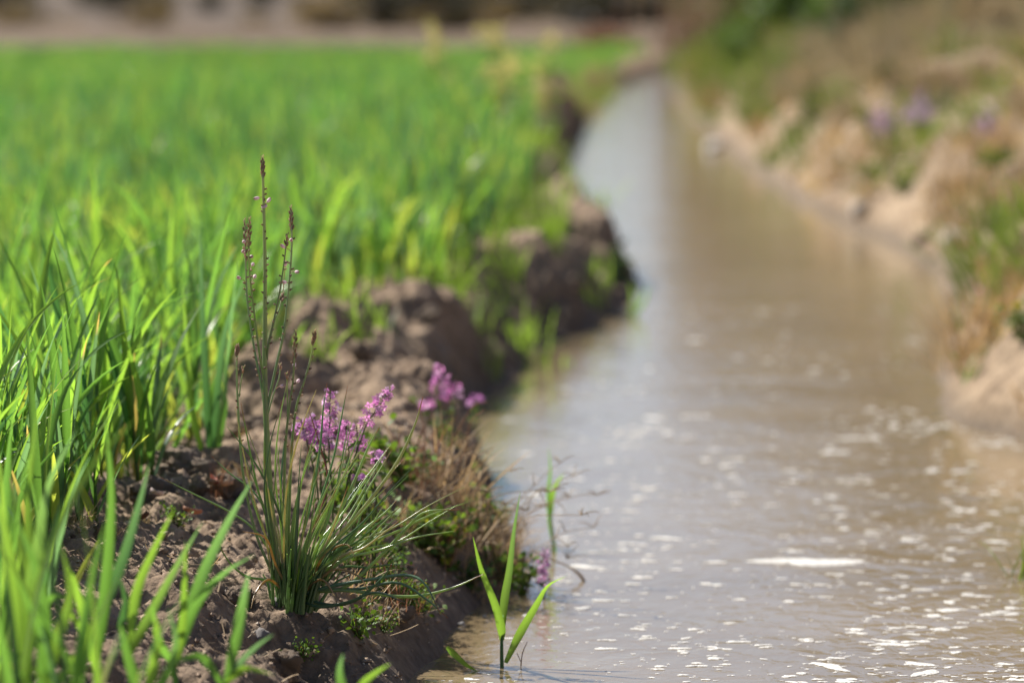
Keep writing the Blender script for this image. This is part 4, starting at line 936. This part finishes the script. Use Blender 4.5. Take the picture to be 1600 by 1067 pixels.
tag(mb.build('foam_specks', M_FOAM, None, (.4, 6, 0)), 'countless tiny foam specks drifting on the muddy water', 'foam', kind='stuff')
V, Q, T = foam_mesh(44, True); me = raw_mesh('foam_patch', V, Q, None, T); me.materials.append(M_FOAM)
o = bpy.data.objects.new('foam_patch', me); col.objects.link(o); o.location = onz(1262, 878, 0) + [0, 0, .0008]; o.scale = (.062, .050, .02); tag(o, 'largest white raft of foam in the middle of the channel', 'foam')
o = bpy.data.objects.new('foam_patch', me); col.objects.link(o); o.location = onz(1300, 1042, 0) + [0, 0, .0008]; o.scale = (.030, .016, .01); o.rotation_euler.z = 2.1; tag(o, 'long thin foam patch near the bottom edge right of centre', 'foam')
o = bpy.data.objects.new('foam_patch', me); col.objects.link(o); o.location = onz(1445, 1052, 0) + [0, 0, .0008]; o.scale = (.022, .017, .01); o.rotation_euler.z = 1; tag(o, 'short foam patch at the bottom edge further right', 'foam')
# foam and debris collected at the foot of the right bank
mb = MB()
for k in range(150):
    u = fr2.random()
    if u < .45: p = onz(fr2.normal(1410, 45), fr2.normal(662, 9), 0)
    elif u < .75: p = onz(fr2.normal(1575, 30), fr2.normal(688, 6), 0)
    else: p = onz(fr2.normal(1010, 45), fr2.normal(680, 6), 0)
    me_, V, Q, T = FM[fr2.integers(10)]; s = fr2.uniform(.0015, .0065); mb.add(V * [s * 1.2, s, s * 1.8] + [p[0], p[1], .0005], Q, (1, 1, 1), T)
tag(mb.build('foam_line', M_FOAM, None, (.6, 7.5, 0)), 'froth gathered in loose lines near the right bank and mid channel', 'foam', kind='stuff')

# ------------------------------------------------------------ background: bushes, reeds and trees
def bush_parts(seed, w, h, n, c, ls=(.03, .06), stemc=(.12, .085, .06)):
    r = np.random.default_rng(seed); s = MB(); f = MB(); c = np.asarray(c)
    for k in range(16):
        a_ = r.uniform(0, 6.28); d = w * r.uniform(.15, .9); e = np.array([d * math.cos(a_), d * math.sin(a_), h * r.uniform(.55, 1) * (1 - .35 * (d / w) ** 2)])
        P = smooth_path([[r.normal(0, w * .08), r.normal(0, w * .08), -.03], e * [.45, .45, .6], e], 9); tube(s, P, np.linspace(.008, .002, 9), stemc, 5)
        q = n // 16; u = r.uniform(.2, 1, q); L = P[(u * 8).astype(int)] + r.normal(0, w * .13, (q, 3)); L[:, 2] = np.maximum(L[:, 2], .01)
        leafy(f, L, r.uniform(*ls, q), c * r.uniform(.55, 1.5) * r.uniform(.7, 1.3, (q, 1)), seed * 40 + k, .4, .3)
    return s, f
def bush_proto(seed, w, h, n, c, label, group, ls=(.03, .06), name='bush'):
    root = empty(name, (0, 0, 0), label, 'bush', group); s, f = bush_parts(seed, w, h, n, c, ls); s.build('stem', M_BARK, root); f.build('foliage', M_LEAF, root); return root
def put(root, x, y, s, label=None, first=False):
    o = root if first else copy_tree(root)
    o.location = (x, y, hz(x, y) - .01); o.scale = (s, s, s); o.rotation_euler.z = random.uniform(0, 6.28)
    if label: o['label'] = label
    return o
g1 = bush_proto(1, .35, .6, 2200, (.085, .15, .045), 'bright green bush behind the dry brush on the right bank', None)
g2 = bush_proto(2, .40, .7, 2400, (.035, .065, .025), 'dark shaded bush in the thicket at the top right', 'dark bushes of the thicket at the top right')
g3 = bush_proto(3, .35, .5, 1800, (.20, .14, .08), 'brown leafless looking bush among the thicket on the right bank', 'brown bushes on the right bank')
put(g1, 1.42, 22.5, .9, 'bright green bush left of the dark thicket above the water', True); put(g1, 1.9, 20.0, .8, 'green bush in front of the dark gap of the thicket'); put(g1, 1.25, 25.0, .7, 'green bush at the head of the reeds beside the far bend of the water'); put(g1, 1.12, 21.5, .45, 'low green bush at the water edge on the far right bank')
for x_, y_, s_, lb_ in [(1.26, 23.5, .8, 'green bush just right of the dry reeds at the far bend'), (1.62, 21.5, .9, 'green bush between the reeds and the dark thicket'), (1.36, 19.6, .55, 'bright green bush low on the bank under the brown brush'), (2.05, 19.5, .7, 'green bush under the dark thicket on the far right bank'),
        (1.75, 17.0, .5, 'small green bush among the brown brush of the right bank'), (1.10, 22.4, .5, 'green bush at the water edge in front of the dry reeds'), (1.02, 20.3, .4, 'small green bush overhanging the water on the far right bank'), (2.3, 15.8, .7, 'grey green bush near the right edge above the flowers')]: put(g1, x_, y_, s_, lb_)
put(g1, 2.6, 17.5, .8, 'grey green bush high on the bank at the right edge')
for k, (x, y, s) in enumerate([(1.85, 22.5, 1.2), (2.2, 22.0, 1.3), (2.7, 21.0, 1.0), (2.2, 25, 1.2), (1.7, 26.5, 1.0), (2.9, 24, 1.3), (3.3, 21, 1.2), (2.6, 28, 1.3), (3.6, 25, 1.3), (2.0, 29, 1.0), (1.75, 20.8, .8), (2.0, 20.4, .9), (1.6, 23.5, .9), (1.50, 17.3, .55), (1.72, 16.8, .65), (1.95, 17.0, .7), (1.36, 18.3, .5)]): put(g2, x, y, s, None, k == 0)
for k, (x, y, s) in enumerate([(2.05, 18.6, .7), (2.35, 17.0, .8), (1.55, 20.6, .6), (2.8, 19, .9), (1.6, 24.0, .8), (3.2, 18, .9), (2.5, 15.2, .6)]): put(g3, x, y, s, None, k == 0)
# reed stand, dry canes
def reed_parts(seed, n=34, h=1.9, w=.22):
    r = np.random.default_rng(seed); s = MB(); f = MB()
    for k in range(n):
        b = np.array([r.normal(0, w), r.normal(0, w), -.02]); t = b + np.array([r.normal(0, .12), r.normal(0, .12), h * r.uniform(.6, 1.1)]); c = np.array([.34, .22, .15]) * r.uniform(.6, 1.3)
        P = smooth_path([b, (b + t) / 2 + r.normal(0, .02, 3), t], 8); tube(s, P, np.linspace(.007, .003, 8), c, 5)
        q = 7; i0 = r.integers(1, 8, q); PP, sd_ = grow(P[i0], r.uniform(0, 6.28, q), r.uniform(.2, .8, q), r.uniform(.3, 1.4, q), r.uniform(.2, .4, q), 6); ribbons(f, PP, wheat_w(6)[None] * .008 * np.ones((q, 1)), sd_, (np.array([.30, .21, .12]) if r.random() < .7 else np.array([.12, .2, .05])) * r.uniform(.6, 1.3, (q, 1)))
    return s, f
rd = empty('reed_clump', (0, 0, 0), 'tall brown dry reed clump at the far bend of the channel', 'reeds', 'dry reed clumps at the far bend')
s, f = reed_parts(5); s.build('cane', M_DRY, rd); f.build('foliage', M_DRY, rd)
for k, (x, y, s_) in enumerate([(float(XR(np.array([23.]))[0]) + .32, 23, .7), (float(XR(np.array([24.5]))[0]) + .25, 24.5, .7), (float(XR(np.array([25.5]))[0]) + .25, 25.5, .75), (float(XR(np.array([27.]))[0]) + .25, 27.0, .9), (1.45, 28.2, 1.1), (1.75, 28, 1.2), (1.5, 30.5, 1.3), (2.0, 31, 1.4), (2.5, 30.5, 1.4), (1.35, 26.3, .7)]): put(rd, x, y, s_, None, k == 0)
# far side of the field: shaded scrub on and under the embankment
f1 = bush_proto(7, .5, .45, 1500, (.048, .048, .055), 'dark low scrub on the embankment behind the wheat field', 'dark scrub on the far embankment', (.04, .08), 'scrub')
k = 0
for x in np.arange(-1.0, 1.75, .2): put(f1, x + random.uniform(-.1, .1), 36 + random.uniform(-2.0, 3), random.uniform(1.0, 1.4), None, k == 0); k += 1
f2 = bush_proto(8, .4, .3, 900, (.16, .075, .055), 'reddish brown dry scrub at the end of the wheat field', None, (.03, .06), 'scrub'); put(f2, .60, 29.9, .7, None, True)
f3 = bush_proto(9, .5, .22, 900, (.15, .115, .09), 'low brown dry scrub on the bare earth behind the field', 'brown scrub behind the field', (.03, .06), 'scrub')
for k, x in enumerate(np.arange(-7, .6, .42)): put(f3, x + random.uniform(-.2, .2), 31 + random.uniform(0, 8), random.uniform(.5, 1.1), None, k == 0)
for x in np.arange(-8, -1, .33): put(f1, x + random.uniform(-.2, .2), 47 + random.uniform(0, 7), random.uniform(.4, .9))
# trees beyond the right bank (their trunks close the thicket; their crowns are mirrored in the water)
def tree_proto(seed, h=4.2, c=(.06, .085, .03)):
    r = np.random.default_rng(seed); tr = MB(); cr = MB(); c = np.asarray(c)
    tube(tr, smooth_path([[0, 0, -.1], [.05, 0, h * .3], [-.05, .04, h * .6], [.03, 0, h * .92]], 14), np.linspace(.11, .02, 14), (.16, .115, .085), 10)
    for k in range(26):
        z = h * r.uniform(.15, .85); a_ = r.uniform(0, 6.28); l = h * .30 * (1.15 - z / h); e = np.array([math.cos(a_) * l, math.sin(a_) * l, z + l * r.uniform(.3, 1.0)])
        P = smooth_path([[0, 0, z], [e[0] * .5, e[1] * .5, z + (e[2] - z) * .35], e], 8); tube(tr, P, np.linspace(.03, .006, 8), (.16, .115, .085), 6)
        n = 150; L = P[r.integers(2, 8, n)] + r.normal(0, .14, (n, 3)); leafy(cr, L, r.uniform(.05, .10, n), c * r.uniform(.6, 1.4) * r.uniform(.7, 1.3, (n, 1)), seed * 60 + k, .5, .2)
    root = empty('tree', (0, 0, 0), 'tree standing behind the thicket, mirrored in the muddy channel', 'tree', 'trees behind the thicket'); tr.build('trunk', M_BARK, root); cr.build('crown', M_LEAF, root); return root
t1 = tree_proto(1, 4.4, (.10, .085, .05)); t2 = tree_proto(2, 5.0, (.07, .08, .04))
for k, (x, y, s) in enumerate([(2.6, 31.8, .9), (3.7, 34, 1.1), (5.2, 33.5, 1.1), (6.4, 35, 1.2), (4.2, 30, 1.0)]): put(t1, x, y, s, None, k == 0)
for k, (x, y, s) in enumerate([(3.3, 38, 1.1), (4.9, 39, 1.2), (6.2, 39, 1.3), (7.6, 37, 1.3), (5.4, 30, 1.0)]): put(t2, x, y, s, None, k == 0)
print('objects', len(bpy.data.objects), 'crop', len(CP))
